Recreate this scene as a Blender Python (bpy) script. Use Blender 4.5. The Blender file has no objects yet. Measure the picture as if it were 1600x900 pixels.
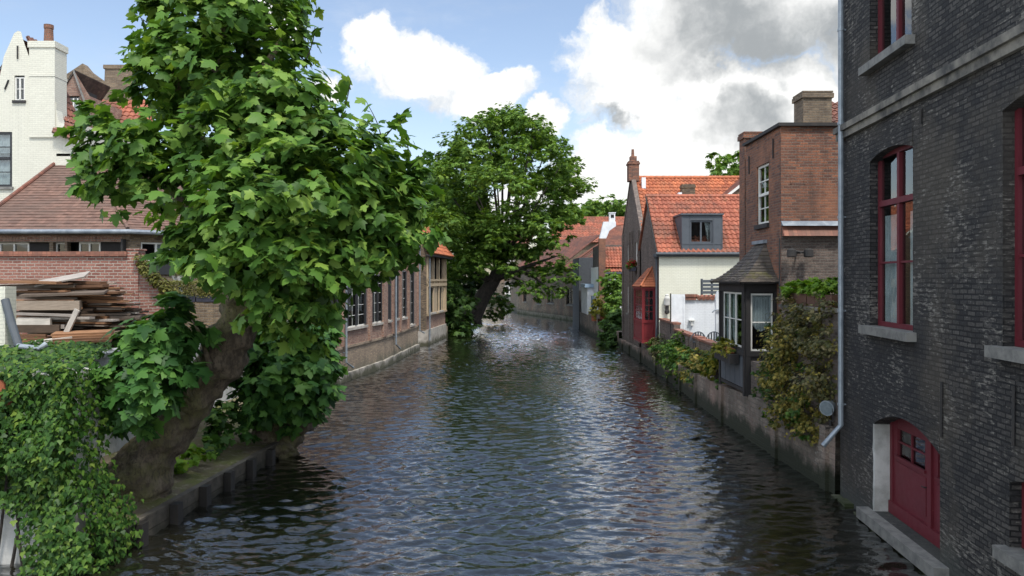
import bpy, math, random
import numpy as np
from mathutils import Vector, Matrix, noise as mnoise

random.seed(7)
rng = np.random.default_rng(11)
scene = bpy.context.scene
COL = scene.collection

# ------------------------------------------------------------------ camera
EYE = 4.5                      # camera height above the water, metres
FPX, HOR = 1244.4, 435.0       # focal length and horizon row of the 1600x900 photograph
cd = bpy.data.cameras.new('camera')
cd.lens = 28.0; cd.sensor_width = 36.0; cd.shift_y = -15.0 / 1600.0
cd.clip_start = 0.1; cd.clip_end = 3000.0
cam = bpy.data.objects.new('camera', cd); COL.objects.link(cam)
cam.location = (0, 0, EYE); cam.rotation_euler = (math.radians(90), 0, 0)
scene.camera = cam

def PT(px, py, d):
    """World point seen at photo pixel (px, py) at depth d (metres along the canal)."""
    return Vector(((px - 800) / FPX * d, d, EYE + (HOR - py) / FPX * d))

# ------------------------------------------------------------------ render / view
vs = scene.view_settings
vs.view_transform = 'Standard'; vs.look = 'None'; vs.gamma = 1.0; vs.exposure = 0.88
vs.use_curve_mapping = False
scene.render.engine = 'CYCLES'
cy = scene.cycles
cy.max_bounces = 7; cy.diffuse_bounces = 3; cy.glossy_bounces = 3; cy.transmission_bounces = 4
cy.transparent_max_bounces = 6; cy.caustics_reflective = False; cy.caustics_refractive = False
cy.use_denoising = True

# ------------------------------------------------------------------ node helper
class NT:
    def __init__(self, tree):
        self.t = tree; tree.nodes.clear()
    def n(self, typ, ins=None, **props):
        nd = self.t.nodes.new(typ)
        for k, v in props.items(): setattr(nd, k, v)
        for k, v in (ins or {}).items(): self.put(nd.inputs[k], v)
        return nd
    def put(self, sock, v):
        if isinstance(v, bpy.types.NodeSocket): self.t.links.new(v, sock)
        else:
            if sock.type == 'RGBA' and not isinstance(v, (int, float)) and len(v) == 3: v = (*v, 1)
            sock.default_value = v
    def math(self, op, a, b=0.0, clamp=False):
        nd = self.n('ShaderNodeMath', operation=op, use_clamp=clamp)
        self.put(nd.inputs[0], a); self.put(nd.inputs[1], b); return nd.outputs[0]
    def vmath(self, op, a, b=(0, 0, 0)):
        nd = self.n('ShaderNodeVectorMath', operation=op)
        self.put(nd.inputs[0], a); self.put(nd.inputs[1], b)
        return nd.outputs['Value'] if op in ('LENGTH', 'DISTANCE', 'DOT_PRODUCT') else nd.outputs[0]
    def mix(self, f, a, b, blend='MIX'):
        nd = self.n('ShaderNodeMix', data_type='RGBA', blend_type=blend)
        self.put(nd.inputs[0], f); self.put(nd.inputs[6], a); self.put(nd.inputs[7], b); return nd.outputs[2]
    def noise(self, vec, scale, detail=3.0, rough=0.55, dist=0.0, out='Fac'):
        nd = self.n('ShaderNodeTexNoise', {'Scale': scale, 'Detail': detail, 'Roughness': rough, 'Distortion': dist})
        if vec is not None: self.put(nd.inputs['Vector'], vec)
        return nd.outputs[out]
    def step(self, f, lo, hi, smooth=True):
        nd = self.n('ShaderNodeMapRange', {'From Min': lo, 'From Max': hi})
        nd.interpolation_type = 'SMOOTHSTEP' if smooth else 'LINEAR'
        self.put(nd.inputs['Value'], f); return nd.outputs[0]
    def scaled(self, vec, s):
        nd = self.n('ShaderNodeMapping'); self.put(nd.inputs['Vector'], vec)
        nd.inputs['Scale'].default_value = s; return nd.outputs[0]
    def uv(self): return self.n('ShaderNodeTexCoord').outputs['UV']
    def obj(self): return self.n('ShaderNodeNewGeometry').outputs['Position']
    def rnd(self): return self.n('ShaderNodeNewGeometry').outputs['Random Per Island']
    def bump(self, h, strength=0.5, dist=0.02, normal=None):
        nd = self.n('ShaderNodeBump', {'Strength': strength, 'Distance': dist, 'Height': h})
        if normal is not None: self.put(nd.inputs['Normal'], normal)
        return nd.outputs[0]
    def out(self, shader): self.n('ShaderNodeOutputMaterial', {'Surface': shader})
    def bsdf(self, **k):
        return self.n('ShaderNodeBsdfPrincipled', {a.replace('_', ' '): v for a, v in k.items()}).outputs[0]

# ------------------------------------------------------------------ sky
SUN_EL, SUN_AZ = 60.0, 156.0       # azimuth clockwise from +Y: the sun stands high behind the camera
world = bpy.data.worlds.new('World'); scene.world = world; world.use_nodes = True
w = NT(world.node_tree)
sky = w.n('ShaderNodeTexSky', sky_type='NISHITA', sun_disc=False)
sky.sun_elevation = math.radians(SUN_EL); sky.sun_rotation = math.radians(SUN_AZ)
sky.altitude = 50; sky.air_density = 1.0; sky.dust_density = 1.2; sky.ozone_density = 1.5
dirv = w.vmath('NORMALIZE', w.n('ShaderNodeTexCoord').outputs['Generated'])
wob = w.noise(dirv, 5.0, 6.0, 0.6, out='Color')
wob2 = w.noise(dirv, 16.0, 5.0, 0.6, out='Color')
dv = w.vmath('ADD', dirv, w.vmath('MULTIPLY', w.vmath('SUBTRACT', wob, (.5, .5, .5)), (.17, .17, .15)))
dv = w.vmath('ADD', dv, w.vmath('MULTIPLY', w.vmath('SUBTRACT', wob2, (.5, .5, .5)), (.07, .07, .07)))
def blobmask(lst):
    acc = None
    for (px, py, rx, rz) in lst:
        c = Vector(((px - 800) / FPX, 1.0, (HOR - py) / FPX)); l = c.length
        rx_, rz_ = rx / FPX / l, rz / FPX / l
        s = w.vmath('MULTIPLY', w.vmath('SUBTRACT', dv, tuple(c / l)), (1 / rx_, 1 / max(rx_, rz_), 1 / rz_))
        v = w.math('SUBTRACT', 1.0, w.vmath('LENGTH', s))
        acc = v if acc is None else w.math('MAXIMUM', acc, v)
    return acc
white = blobmask([(590, 70, 75, 60), (660, 115, 110, 60), (770, 140, 90, 42), (530, 140, 45, 35), (960, 75, 95, 85), (1010, 140, 120, 75),
                  (1120, 40, 180, 110), (1230, 40, 150, 100), (1010, 250, 110, 65), (1110, 185, 130, 75), (1230, 170, 120, 60),
                  (930, 290, 90, 40), (1060, 300, 190, 60), (1180, 250, 150, 70), (870, 190, 50, 25), (400, 40, 70, 40),
                  (1500, 100, 260, 200), (700, 330, 300, 40), (1150, 330, 300, 50)])
grey = blobmask([(1120, 60, 120, 55), (1190, 95, 130, 50), (1240, 85, 120, 60), (1150, 105, 120, 40), (1290, 70, 90, 60), (975, 185, 36, 18), (1150, 200, 75, 36)])
# clouds over the rest of the dome: a broken layer, flattened towards the horizon
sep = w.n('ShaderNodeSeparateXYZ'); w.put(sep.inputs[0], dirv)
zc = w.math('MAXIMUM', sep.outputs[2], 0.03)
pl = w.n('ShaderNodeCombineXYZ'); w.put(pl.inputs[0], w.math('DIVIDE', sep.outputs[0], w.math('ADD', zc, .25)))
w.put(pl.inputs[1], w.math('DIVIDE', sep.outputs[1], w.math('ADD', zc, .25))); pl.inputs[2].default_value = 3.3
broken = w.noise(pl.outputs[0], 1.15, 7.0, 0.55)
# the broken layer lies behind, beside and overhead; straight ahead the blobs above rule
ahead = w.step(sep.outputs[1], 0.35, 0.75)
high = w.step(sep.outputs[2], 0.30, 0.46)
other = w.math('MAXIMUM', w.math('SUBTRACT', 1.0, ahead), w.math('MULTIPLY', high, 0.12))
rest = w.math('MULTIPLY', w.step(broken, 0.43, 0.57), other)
fineo = w.math('MULTIPLY', w.math('SUBTRACT', w.noise(dv, 30.0, 7.0, 0.68), 0.5), 0.55)
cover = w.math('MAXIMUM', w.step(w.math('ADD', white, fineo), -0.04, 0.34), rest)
wisp = w.math('MULTIPLY', w.step(w.noise(w.scaled(dirv, (1.4, 1.4, 4.0)), 3.0, 6.0, 0.65), 0.45, 0.85), 0.35)
cover = w.math('MAXIMUM', cover, wisp)
shade = w.math('MULTIPLY', w.math('MULTIPLY', w.step(grey, -0.40, 0.60), w.step(grey, -.45, .05)), w.step(w.noise(w.vmath('ADD', dirv, w.vmath('MULTIPLY', wob, (.1, .1, .1))), 12.0, 7.0, 0.62), 0.0, 0.62))
texv = w.noise(dv, 11.0, 6.0, 0.6)
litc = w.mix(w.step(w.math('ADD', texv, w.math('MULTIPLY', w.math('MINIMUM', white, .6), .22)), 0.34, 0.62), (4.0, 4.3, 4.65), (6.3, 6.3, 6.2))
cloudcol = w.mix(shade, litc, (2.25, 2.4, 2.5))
cloudcol = w.mix(w.math('SUBTRACT', 1.0, ahead), cloudcol, w.mix(1.0, cloudcol, (2.6, 2.6, 2.55), 'MULTIPLY'))  # out-of-view clouds made brighter than the visible ones, added ambient fill
skyc = w.mix(1.0, sky.outputs[0], (1.32, 1.20, 1.12), 'MULTIPLY')
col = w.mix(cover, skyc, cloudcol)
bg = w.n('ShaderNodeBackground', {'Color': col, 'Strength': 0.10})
w.n('ShaderNodeOutputWorld', {'Surface': bg.outputs[0]})

# ------------------------------------------------------------------ sun
sd = bpy.data.lights.new('sun', 'SUN'); sd.energy = 2.1; sd.angle = math.radians(9); sd.color = (1.0, 0.95, 0.87)
sun = bpy.data.objects.new('sun', sd); COL.objects.link(sun)
_a, _e = math.radians(SUN_AZ), math.radians(SUN_EL)
sdir = Vector((math.sin(_a) * math.cos(_e), math.cos(_a) * math.cos(_e), math.sin(_e)))
sun.rotation_euler = sdir.to_track_quat('Z', 'Y').to_euler()

# ------------------------------------------------------------------ materials
def new_mat(name):
    m = bpy.data.materials.new(name); m.use_nodes = True
    return m, NT(m.node_tree)

def mat_brick(name, c1, c2, mortar, bw=.22, bh=.075, ms=.010, dirt=(.05, .05, .05), dirt_amt=.35, dirt_scale=.6,
              fleck=None, fleck_lo=.58, bump=.6, rough=.88, blotch=None, low_dirt=None, grit=1.0):
    m, t = new_mat(name); uv = t.uv(); P = t.obj()
    wv = t.vmath('ADD', uv, t.vmath('MULTIPLY', t.vmath('SUBTRACT', t.noise(P, 3.0, 2, out='Color'), (.5, .5, .5)), (.03, .03, 0)))
    b = t.n('ShaderNodeTexBrick', {'Color1': c1, 'Color2': c2, 'Mortar': mortar, 'Scale': 1.0, 'Mortar Size': ms, 'Mortar Smooth': .25,
                                   'Bias': 0.0, 'Brick Width': bw, 'Row Height': bh, 'Vector': wv})
    c = b.outputs['Color']
    fine = t.noise(P, 28.0, 4, .65)
    c = t.mix(t.math('MULTIPLY', t.step(fine, .35, .65), .65 * grit), c, t.mix(1.0, c, (.40, .38, .37), 'MULTIPLY'))
    st = t.noise(t.scaled(P, (2.6, 2.6, .22)), 1.6, 5, .65)
    c = t.mix(t.math('MULTIPLY', t.step(st, .52, .68), .42 * grit), c, t.mix(1.0, c, (.42, .42, .43), 'MULTIPLY'))
    if blotch:
        c = t.mix(t.math('MULTIPLY', t.step(t.noise(P, .5, 4, .6), .48, .62), .75), c, t.mix(.6, c, blotch))
    d = t.noise(t.scaled(P, (1, 1, .55)), dirt_scale, 6, .65)
    c = t.mix(t.math('MULTIPLY', t.step(d, .38, .68), dirt_amt), c, dirt)
    # efflorescence and scraped faces, brick by brick
    if fleck:
        fb = t.n('ShaderNodeTexBrick', {'Color1': (0, 0, 0), 'Color2': (1, 1, 1), 'Mortar': (.25, .25, .25), 'Scale': 1.0, 'Mortar Size': ms,
                                        'Bias': -.2, 'Brick Width': bw * .5, 'Row Height': bh, 'Vector': wv})
        fn = t.math('ADD', t.math('MULTIPLY', t.noise(t.scaled(uv, (5.5, 24, 1)), 1.0, 5, .7), .8), t.math('MULTIPLY', t.noise(P, .9, 4, .6), .45))
        fn = t.math('ADD', fn, t.math('MULTIPLY', fb.outputs['Color'], .10))
        c = t.mix(t.step(fn, fleck_lo, fleck_lo + .16), c, fleck)
    if low_dirt:   # damp algae near the water
        z = t.n('ShaderNodeSeparateXYZ'); t.put(z.inputs[0], P)
        hz = t.math('ADD', z.outputs[2], t.math('MULTIPLY', t.noise(P, 1.4, 5, .65), -1.1))
        c = t.mix(t.step(hz, low_dirt[1], low_dirt[0]), c, low_dirt[2])
    h = t.math('ADD', t.math('MULTIPLY', b.outputs['Fac'], -1.0), t.math('MULTIPLY', fine, .5))
    t.out(t.bsdf(Base_Color=c, Roughness=rough, Normal=t.bump(h, bump, .02)))
    return m

def mat_plain(name, col, col2=None, rough=.7, scale=4.0, amt=1.0, bump=.15, bscale=30.0, metallic=0.0, spec=.5, algae=None):
    m, t = new_mat(name); P = t.obj()
    col2 = col2 or tuple(x * .62 for x in col)
    n = t.noise(P, scale, 6, .65)
    c = t.mix(t.math('MULTIPLY', t.step(n, .36, .70), amt), col, col2)
    if algae:
        z = t.n('ShaderNodeSeparateXYZ'); t.put(z.inputs[0], P)
        hz = t.math('ADD', z.outputs[2], t.math('MULTIPLY', t.noise(P, 1.6, 6, .7), -1.0))
        c = t.mix(t.step(hz, algae[1], algae[0]), c, algae[2])
    t.out(t.bsdf(Base_Color=c, Roughness=rough, Metallic=metallic, Specular_IOR_Level=spec, Normal=t.bump(t.noise(P, bscale, 5, .65), bump, .02)))
    return m

def mat_tile(name, c1, c2, tw, th, moss=None, moss_amt=.5, dark=(.04, .03, .025), dark_amt=.4, rough=.75, bias=0.0):
    c2 = tuple(x * .72 for x in c2); m, t = new_mat(name); uv = t.uv(); P = t.obj()
    b = t.n('ShaderNodeTexBrick', {'Color1': c1, 'Color2': c2, 'Mortar': tuple(x * .45 for x in c1), 'Scale': 1.0, 'Mortar Size': .006, 'Bias': bias,
                                   'Brick Width': tw, 'Row Height': th, 'Vector': uv}, offset=0.0)
    c = b.outputs['Color']
    c = t.mix(t.math('MULTIPLY', t.step(t.noise(P, .8, 7, .72), .42, .62), min(1, dark_amt * 1.35)), c, dark)
    c = t.mix(t.math('MULTIPLY', t.step(t.noise(P, 16.0, 4, .7), .45, .75), .35), c, t.mix(1.0, c, (.5, .5, .5), 'MULTIPLY'))
    if moss:
        c = t.mix(t.math('MULTIPLY', t.step(t.noise(P, 1.9, 6, .7), .52, .66), moss_amt), c, moss)
    t.out(t.bsdf(Base_Color=c, Roughness=rough, Normal=t.bump(t.noise(P, 40, 4, .6), .2, .01)))
    return m

def mat_wood(name, col, col2, rough=.8, var=True):
    m, t = new_mat(name); P = t.obj()
    g = t.noise(t.scaled(t.n('ShaderNodeTexCoord').outputs['UV'], (1.2, 26, 1)), 3.0, 5, .6)
    c = t.mix(t.step(g, .3, .7), col, col2)
    c = t.mix(t.math('MULTIPLY', t.step(t.noise(P, 3, 5, .6), .4, .7), .4), c, tuple(x * .4 for x in col))
    if var:
        oi = t.n('ShaderNodeObjectInfo').outputs['Random']
        c = t.mix(1.0, c, t.mix(oi, (.55, .5, .48), (1.25, 1.2, 1.15)), 'MULTIPLY')
    t.out(t.bsdf(Base_Color=c, Roughness=rough, Normal=t.bump(g, .35, .006)))
    return m

def mat_paint(name, col, rough=.45, wear=None):
    m, t = new_mat(name); P = t.obj()
    c = t.mix(t.math('MULTIPLY', t.step(t.noise(P, 2.2, 6, .7), .4, .75), .5), col, tuple(x * .6 for x in col))
    if wear: c = t.mix(t.math('MULTIPLY', t.step(t.noise(t.scaled(P, (1, 1, 3)), 9, 6, .75), .62, .7), .7), c, wear)
    t.out(t.bsdf(Base_Color=c, Roughness=t.math('ADD', rough, t.math('MULTIPLY', t.noise(P, 7, 4), .25)), Normal=t.bump(t.noise(P, 35, 4, .6), .12, .01)))
    return m

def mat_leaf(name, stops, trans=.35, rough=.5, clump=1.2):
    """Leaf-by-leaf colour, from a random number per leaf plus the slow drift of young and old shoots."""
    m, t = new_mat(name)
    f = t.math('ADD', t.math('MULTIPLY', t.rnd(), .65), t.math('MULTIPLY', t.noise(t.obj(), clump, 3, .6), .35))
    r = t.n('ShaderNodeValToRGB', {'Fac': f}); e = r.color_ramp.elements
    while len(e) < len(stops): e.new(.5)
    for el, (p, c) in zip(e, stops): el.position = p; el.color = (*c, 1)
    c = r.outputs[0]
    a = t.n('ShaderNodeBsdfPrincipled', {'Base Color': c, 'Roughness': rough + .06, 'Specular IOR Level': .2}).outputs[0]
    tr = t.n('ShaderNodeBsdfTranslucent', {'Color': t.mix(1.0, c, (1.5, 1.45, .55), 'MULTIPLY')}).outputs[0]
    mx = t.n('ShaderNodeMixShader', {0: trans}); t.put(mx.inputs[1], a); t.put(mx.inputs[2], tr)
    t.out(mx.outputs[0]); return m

def mat_bark(name, c1, c2, moss=None):
    m, t = new_mat(name); P = t.obj()
    n = t.noise(t.scaled(P, (1, 1, .6)), 5.0, 8, .7)
    c = t.mix(t.step(n, .35, .65), c1, c2)
    if moss: c = t.mix(t.math('MULTIPLY', t.step(t.noise(P, 1.3, 5, .6), .42, .62), .8), c, moss)
    c = t.mix(t.math('MULTIPLY', t.step(t.noise(t.scaled(P, (1, 1, .35)), 17.0, 5, .7), .48, .62), .7), c, tuple(x * .8 for x in c2))
    c = t.mix(t.math('MULTIPLY', t.step(t.noise(P, 2.6, 4, .6), .62, .7), .4), c, tuple(x * 1.6 for x in c1))
    t.out(t.bsdf(Base_Color=c, Roughness=.9, Normal=t.bump(t.noise(t.scaled(P, (1, 1, .5)), 12, 8, .75), 1.0, .06)))
    return m

def mat_glass(name, rough=.015, ior=1.55):
    m, t = new_mat(name); P = t.obj()
    gl = t.n('ShaderNodeBsdfGlossy', {'Color': (1, 1, 1), 'Roughness': rough, 'Normal': t.bump(t.noise(P, 1.1, 2), .12, .03)}).outputs[0]
    tp = t.n('ShaderNodeBsdfTransparent', {'Color': (.78, .82, .82)}).outputs[0]
    fr = t.n('ShaderNodeFresnel', {'IOR': ior}).outputs[0]
    front = t.math('SUBTRACT', 1.0, t.n('ShaderNodeNewGeometry').outputs['Backfacing'])
    mx = t.n('ShaderNodeMixShader', {0: t.math('MULTIPLY', t.math('ADD', t.math('MULTIPLY', fr, 1.1), .03), front, clamp=True)})
    t.put(mx.inputs[1], tp); t.put(mx.inputs[2], gl)
    t.out(mx.outputs[0]); return m

M = {}
M['black_brick'] = mat_brick('blackened_brick', (.022, .022, .024), (.100, .093, .086), (.006, .006, .007), dirt=(.014, .015, .018), dirt_amt=.75,
                             dirt_scale=.35, fleck=(.23, .215, .19), fleck_lo=.69, bump=1.0, blotch=(.105, .088, .066), ms=.013, low_dirt=(-.6, .1, (.05, .055, .05)))
M['red_brick'] = mat_brick('old_red_brick', (.36, .14, .075), (.13, .062, .048), (.20, .16, .13), dirt=(.085, .05, .04), dirt_amt=.5, blotch=(.34, .15, .085), dirt_scale=.7,
                           fleck=(.24, .22, .20), fleck_lo=.84, ms=.011)
M['pink_brick'] = mat_brick('garden_red_brick', (.24, .085, .065), (.42, .19, .145), (.42, .36, .31), dirt=(.24, .11, .085), dirt_amt=.45,
                            fleck=(.42, .36, .32), fleck_lo=.86, ms=.015, bump=.5)
M['yellow_brick'] = mat_brick('yellow_grey_brick', (.54, .41, .27), (.32, .235, .16), (.30, .27, .23), dirt=(.15, .115, .09), dirt_amt=.55, dirt_scale=.45,
                              fleck=(.38, .34, .29), fleck_lo=.84, ms=.012, low_dirt=(-.35, .25, (.10, .10, .07)))
M['rose_brick'] = mat_brick('rose_brick', (.31, .15, .105), (.52, .34, .25), (.32, .27, .23), dirt=(.16, .10, .08), dirt_amt=.5, dirt_scale=.6, fleck=(.4, .33, .28), fleck_lo=.85, ms=.012)
M['brown_brick'] = mat_brick('brown_tower_brick', (.34, .24, .145), (.085, .06, .042), (.13, .11, .085), dirt=(.05, .04, .03), dirt_amt=.5, ms=.014)
M['tan_brick'] = mat_brick('tan_brick', (.32, .235, .15), (.15, .105, .07), (.22, .19, .15), dirt=(.10, .08, .06), dirt_amt=.5, ms=.013)
M['grey_brick'] = mat_brick('grey_brown_brick', (.25, .19, .16), (.11, .08, .07), (.20, .18, .16), dirt=(.07, .06, .055), dirt_amt=.6, dirt_scale=.8,
                            fleck=(.30, .28, .26), fleck_lo=.82, ms=.012, low_dirt=(-.3, .35, (.06, .065, .05)))
M['stone_mix'] = mat_brick('far_stone_brick', (.34, .27, .185), (.17, .14, .11), (.22, .20, .17), bw=.30, bh=.12, dirt=(.08, .075, .07), dirt_amt=.75, dirt_scale=.5,
                           blotch=(.36, .18, .11), fleck=(.40, .36, .30), fleck_lo=.82, ms=.014, low_dirt=(-.5, .5, (.045, .05, .035)))
M['white_brick'] = mat_brick('white_painted_brick', (.66, .655, .56), (.62, .615, .525), (.52, .515, .45), dirt=(.56, .55, .47), dirt_amt=.4, ms=.008, bump=.35, rough=.6, grit=.22)
M['cream_brick'] = mat_brick('cream_painted_brick', (.76, .76, .645), (.73, .73, .62), (.60, .60, .50), dirt=(.58, .57, .45), dirt_amt=.35, ms=.008, bump=.35, rough=.6, grit=.22)
M['blue_white_brick'] = mat_brick('white_yard_brick', (.74, .77, .80), (.70, .73, .77), (.60, .63, .66), dirt=(.60, .62, .64), dirt_amt=.3, ms=.007, bump=.35, rough=.6, grit=.2)
M['lime_wall'] = mat_plain('limewashed_wall', (.56, .56, .54), (.30, .30, .28), rough=.9, scale=1.5, bump=.6, bscale=9)
M['canal_stone'] = mat_brick('canal_stone', (.36, .30, .25), (.20, .155, .13), (.24, .21, .18), bw=.36, bh=.13, ms=.02, dirt=(.085, .075, .06), dirt_amt=.6, dirt_scale=1.3, blotch=(.40, .26, .21), fleck=(.46, .44, .40), fleck_lo=.74, bump=1.0, low_dirt=(-.28, .12, (.018, .022, .010)))
M['plinth'] = mat_plain('pale_plinth', (.46, .43, .38), (.26, .24, .21), rough=.9, scale=1.8, bump=.6, bscale=9, algae=(-.45, -.02, (.06, .06, .035)))
M['footing'] = mat_plain('mossy_footing', (.20, .19, .155), (.09, .09, .065), rough=.9, scale=2.2, bump=.8, bscale=8, algae=(-.6, -.08, (.03, .04, .012)))
M['white_render'] = mat_plain('white_render', (.76, .79, .82), (.62, .65, .68), rough=.6, scale=2.0, bump=.1)
M['cream_render'] = mat_plain('cream_render', (.55, .50, .36), (.42, .37, .26), rough=.8, scale=1.2, bump=.1)
M['sill_stone'] = mat_plain('blue_sill_stone', (.22, .215, .20), (.12, .12, .115), rough=.75, scale=5, bump=.3)
M['course_stone'] = mat_plain('stained_course_stone', (.25, .23, .195), (.045, .045, .045), rough=.85, scale=1.7, bump=.5, bscale=14)
M['interior'] = mat_plain('room_shade_black', (.018, .018, .019), (.012, .012, .012), rough=.9, bump=0)  # shade of the unlit rooms put into a near-black colour
M['red_paint'] = mat_paint('oxblood_paint', (.125, .013, .022), .45, wear=(.20, .07, .06))
M['red_bright'] = mat_paint('bay_red_paint', (.20, .015, .019), .45, wear=(.10, .03, .03))
M['white_paint'] = mat_paint('white_paint', (.72, .72, .68), .4)
M['beige_paint'] = mat_paint('beige_timber', (.46, .36, .24), .6)
M['black_timber'] = mat_paint('black_timber', (.020, .018, .018), .7, wear=(.07, .065, .06))
M['blue_grey_timber'] = mat_paint('blue_grey_boards', (.085, .095, .11), .7, wear=(.03, .03, .03))
M['slate_paint'] = mat_paint('slate_paint', (.075, .088, .105), .5)
M['dark_paint'] = mat_paint('dark_frame_paint', (.018, .02, .024), .45)
M['blue_paint'] = mat_paint('pale_blue_paint', (.26, .37, .50), .5)
M['zinc'] = mat_plain('zinc_pipe', (.30, .34, .38), (.20, .235, .27), rough=.45, metallic=.35, bump=.06)
M['lead'] = mat_plain('lead_sheet', (.16, .19, .23), (.30, .34, .38), rough=.5, scale=3, bump=.3, metallic=.2)
M['iron'] = mat_plain('black_iron', (.02, .02, .021), (.035, .03, .028), rough=.7, bump=.2)
M['curtain'] = mat_plain('lace_curtain', (.66, .68, .70), (.50, .52, .54), rough=.9, bump=.2, bscale=20)
M['glass'] = mat_glass('window_glass'); M['old_glass'] = mat_glass('old_glass', .16)
M['orange_tile'] = mat_tile('orange_pantile', (.50, .155, .065), (.38, .10, .045), .24, .33, dark=(.14, .06, .035), dark_amt=.35, moss=(.12, .09, .05), moss_amt=.25)
M['red_tile'] = mat_tile('red_pantile', (.40, .125, .070), (.31, .085, .048), .24, .33, dark=(.13, .065, .045), dark_amt=.5, moss=(.10, .085, .045), moss_amt=.3)
M['brown_tile'] = mat_tile('brown_plain_tile', (.205, .115, .085), (.16, .085, .062), .17, .14, dark=(.10, .066, .052), dark_amt=.5)
M['rust_tile'] = mat_tile('rust_plain_tile', (.27, .10, .062), (.20, .07, .045), .17, .16, dark=(.085, .045, .035), dark_amt=.6)
M['moss_tile'] = mat_tile('mossy_dark_tile', (.125, .10, .08), (.05, .042, .036), .17, .12, moss=(.085, .082, .018), moss_amt=.75, dark=(.03, .027, .025), dark_amt=.5)
M['coping'] = mat_tile('brick_coping', (.34, .14, .09), (.26, .10, .07), .12, .3, dark=(.13, .075, .055), dark_amt=.5)
M['terracotta'] = mat_plain('terracotta', (.40, .13, .065), (.26, .085, .045), rough=.8, bump=.15)
M['planter_dark'] = mat_plain('dark_planter', (.035, .038, .06), (.022, .024, .035), rough=.6, bump=.1)
M['planter_brown'] = mat_plain('brown_planter', (.13, .065, .042), (.08, .04, .03), rough=.8, bump=.2)
M['board_grey'] = mat_wood('weathered_board', (.30, .255, .21), (.18, .145, .115))
M['board_brown'] = mat_wood('brown_board', (.30, .165, .085), (.17, .085, .045))
M['board_dark'] = mat_wood('dark_board', (.12, .085, .06), (.06, .042, .03))
M['board_white'] = mat_wood('white_board', (.58, .57, .54), (.42, .40, .37))
M['post_wood'] = mat_plain('wet_post', (.022, .019, .016), (.012, .011, .010), rough=.6, bump=.5, bscale=12)
M['plank_wood'] = mat_plain('edge_plank', (.13, .115, .092), (.06, .052, .042), rough=.85, scale=3, bump=.5, bscale=14, algae=(-.6, -.15, (.03, .03, .02)))
M['bark'] = mat_bark('pollard_bark', (.21, .168, .118), (.075, .058, .042), moss=(.15, .145, .055))
M['bark2'] = mat_bark('dark_bark', (.060, .048, .038), (.024, .020, .017))
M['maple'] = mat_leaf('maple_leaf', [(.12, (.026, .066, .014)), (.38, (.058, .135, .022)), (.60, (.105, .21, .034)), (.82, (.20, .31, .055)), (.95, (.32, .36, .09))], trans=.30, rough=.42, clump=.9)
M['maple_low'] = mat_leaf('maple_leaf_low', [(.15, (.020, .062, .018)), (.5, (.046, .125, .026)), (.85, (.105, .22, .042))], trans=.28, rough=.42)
M['far_leaf'] = mat_leaf('broad_leaf', [(.15, (.040, .095, .018)), (.5, (.10, .19, .030)), (.85, (.18, .28, .046))], trans=.3, clump=.35)
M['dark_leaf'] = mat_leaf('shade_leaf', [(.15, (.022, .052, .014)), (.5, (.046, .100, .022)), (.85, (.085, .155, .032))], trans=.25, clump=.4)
M['ivy'] = mat_leaf('ivy_leaf', [(.15, (.014, .044, .009)), (.5, (.038, .098, .016)), (.75, (.085, .16, .024)), (.97, (.22, .27, .05))], trans=.22, rough=.40, clump=1.0)
M['ochre_leaf'] = mat_leaf('ochre_leaf', [(.15, (.055, .072, .022)), (.40, (.16, .155, .040)), (.66, (.29, .24, .06)), (.92, (.42, .33, .08))], trans=.25, clump=1.0)
M['dry_leaf'] = mat_leaf('dull_leaf', [(.15, (.038, .048, .022)), (.5, (.11, .112, .045)), (.9, (.22, .18, .09))], trans=.2, clump=1.0)
M['bright_leaf'] = mat_leaf('bright_leaf', [(.15, (.05, .12, .012)), (.5, (.12, .24, .022)), (.9, (.26, .36, .045))], trans=.35)
M['yellow_leaf'] = mat_leaf('yellow_leaf', [(.15, (.06, .085, .015)), (.5, (.19, .20, .030)), (.9, (.38, .33, .05))], trans=.3)
M['red_petal'] = mat_leaf('red_petal', [(.2, (.25, .012, .012)), (.8, (.42, .03, .025))], trans=.2)
M['box_leaf'] = mat_leaf('box_leaf', [(.15, (.05, .06, .016)), (.5, (.12, .125, .03)), (.9, (.21, .20, .05))], trans=.2)

def mat_ground(name, c1, c2, c3):
    m, t = new_mat(name); P = t.obj()
    c = t.mix(t.step(t.noise(P, 1.4, 7, .7), .38, .62), c1, c2)
    c = t.mix(t.step(t.noise(P, 5.0, 7, .75), .50, .66), c, c3)
    t.out(t.bsdf(Base_Color=c, Roughness=.95, Normal=t.bump(t.noise(P, 14, 7, .75), .8, .05))); return m
M['bank'] = mat_ground('bank_soil', (.15, .12, .08), (.12, .13, .035), (.25, .22, .15))
M['yard'] = mat_ground('yard_soil', (.10, .085, .065), (.07, .075, .035), (.16, .14, .11))
M['soil'] = mat_ground('plant_soil', (.03, .024, .018), (.04, .03, .02), (.05, .04, .03))

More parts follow.
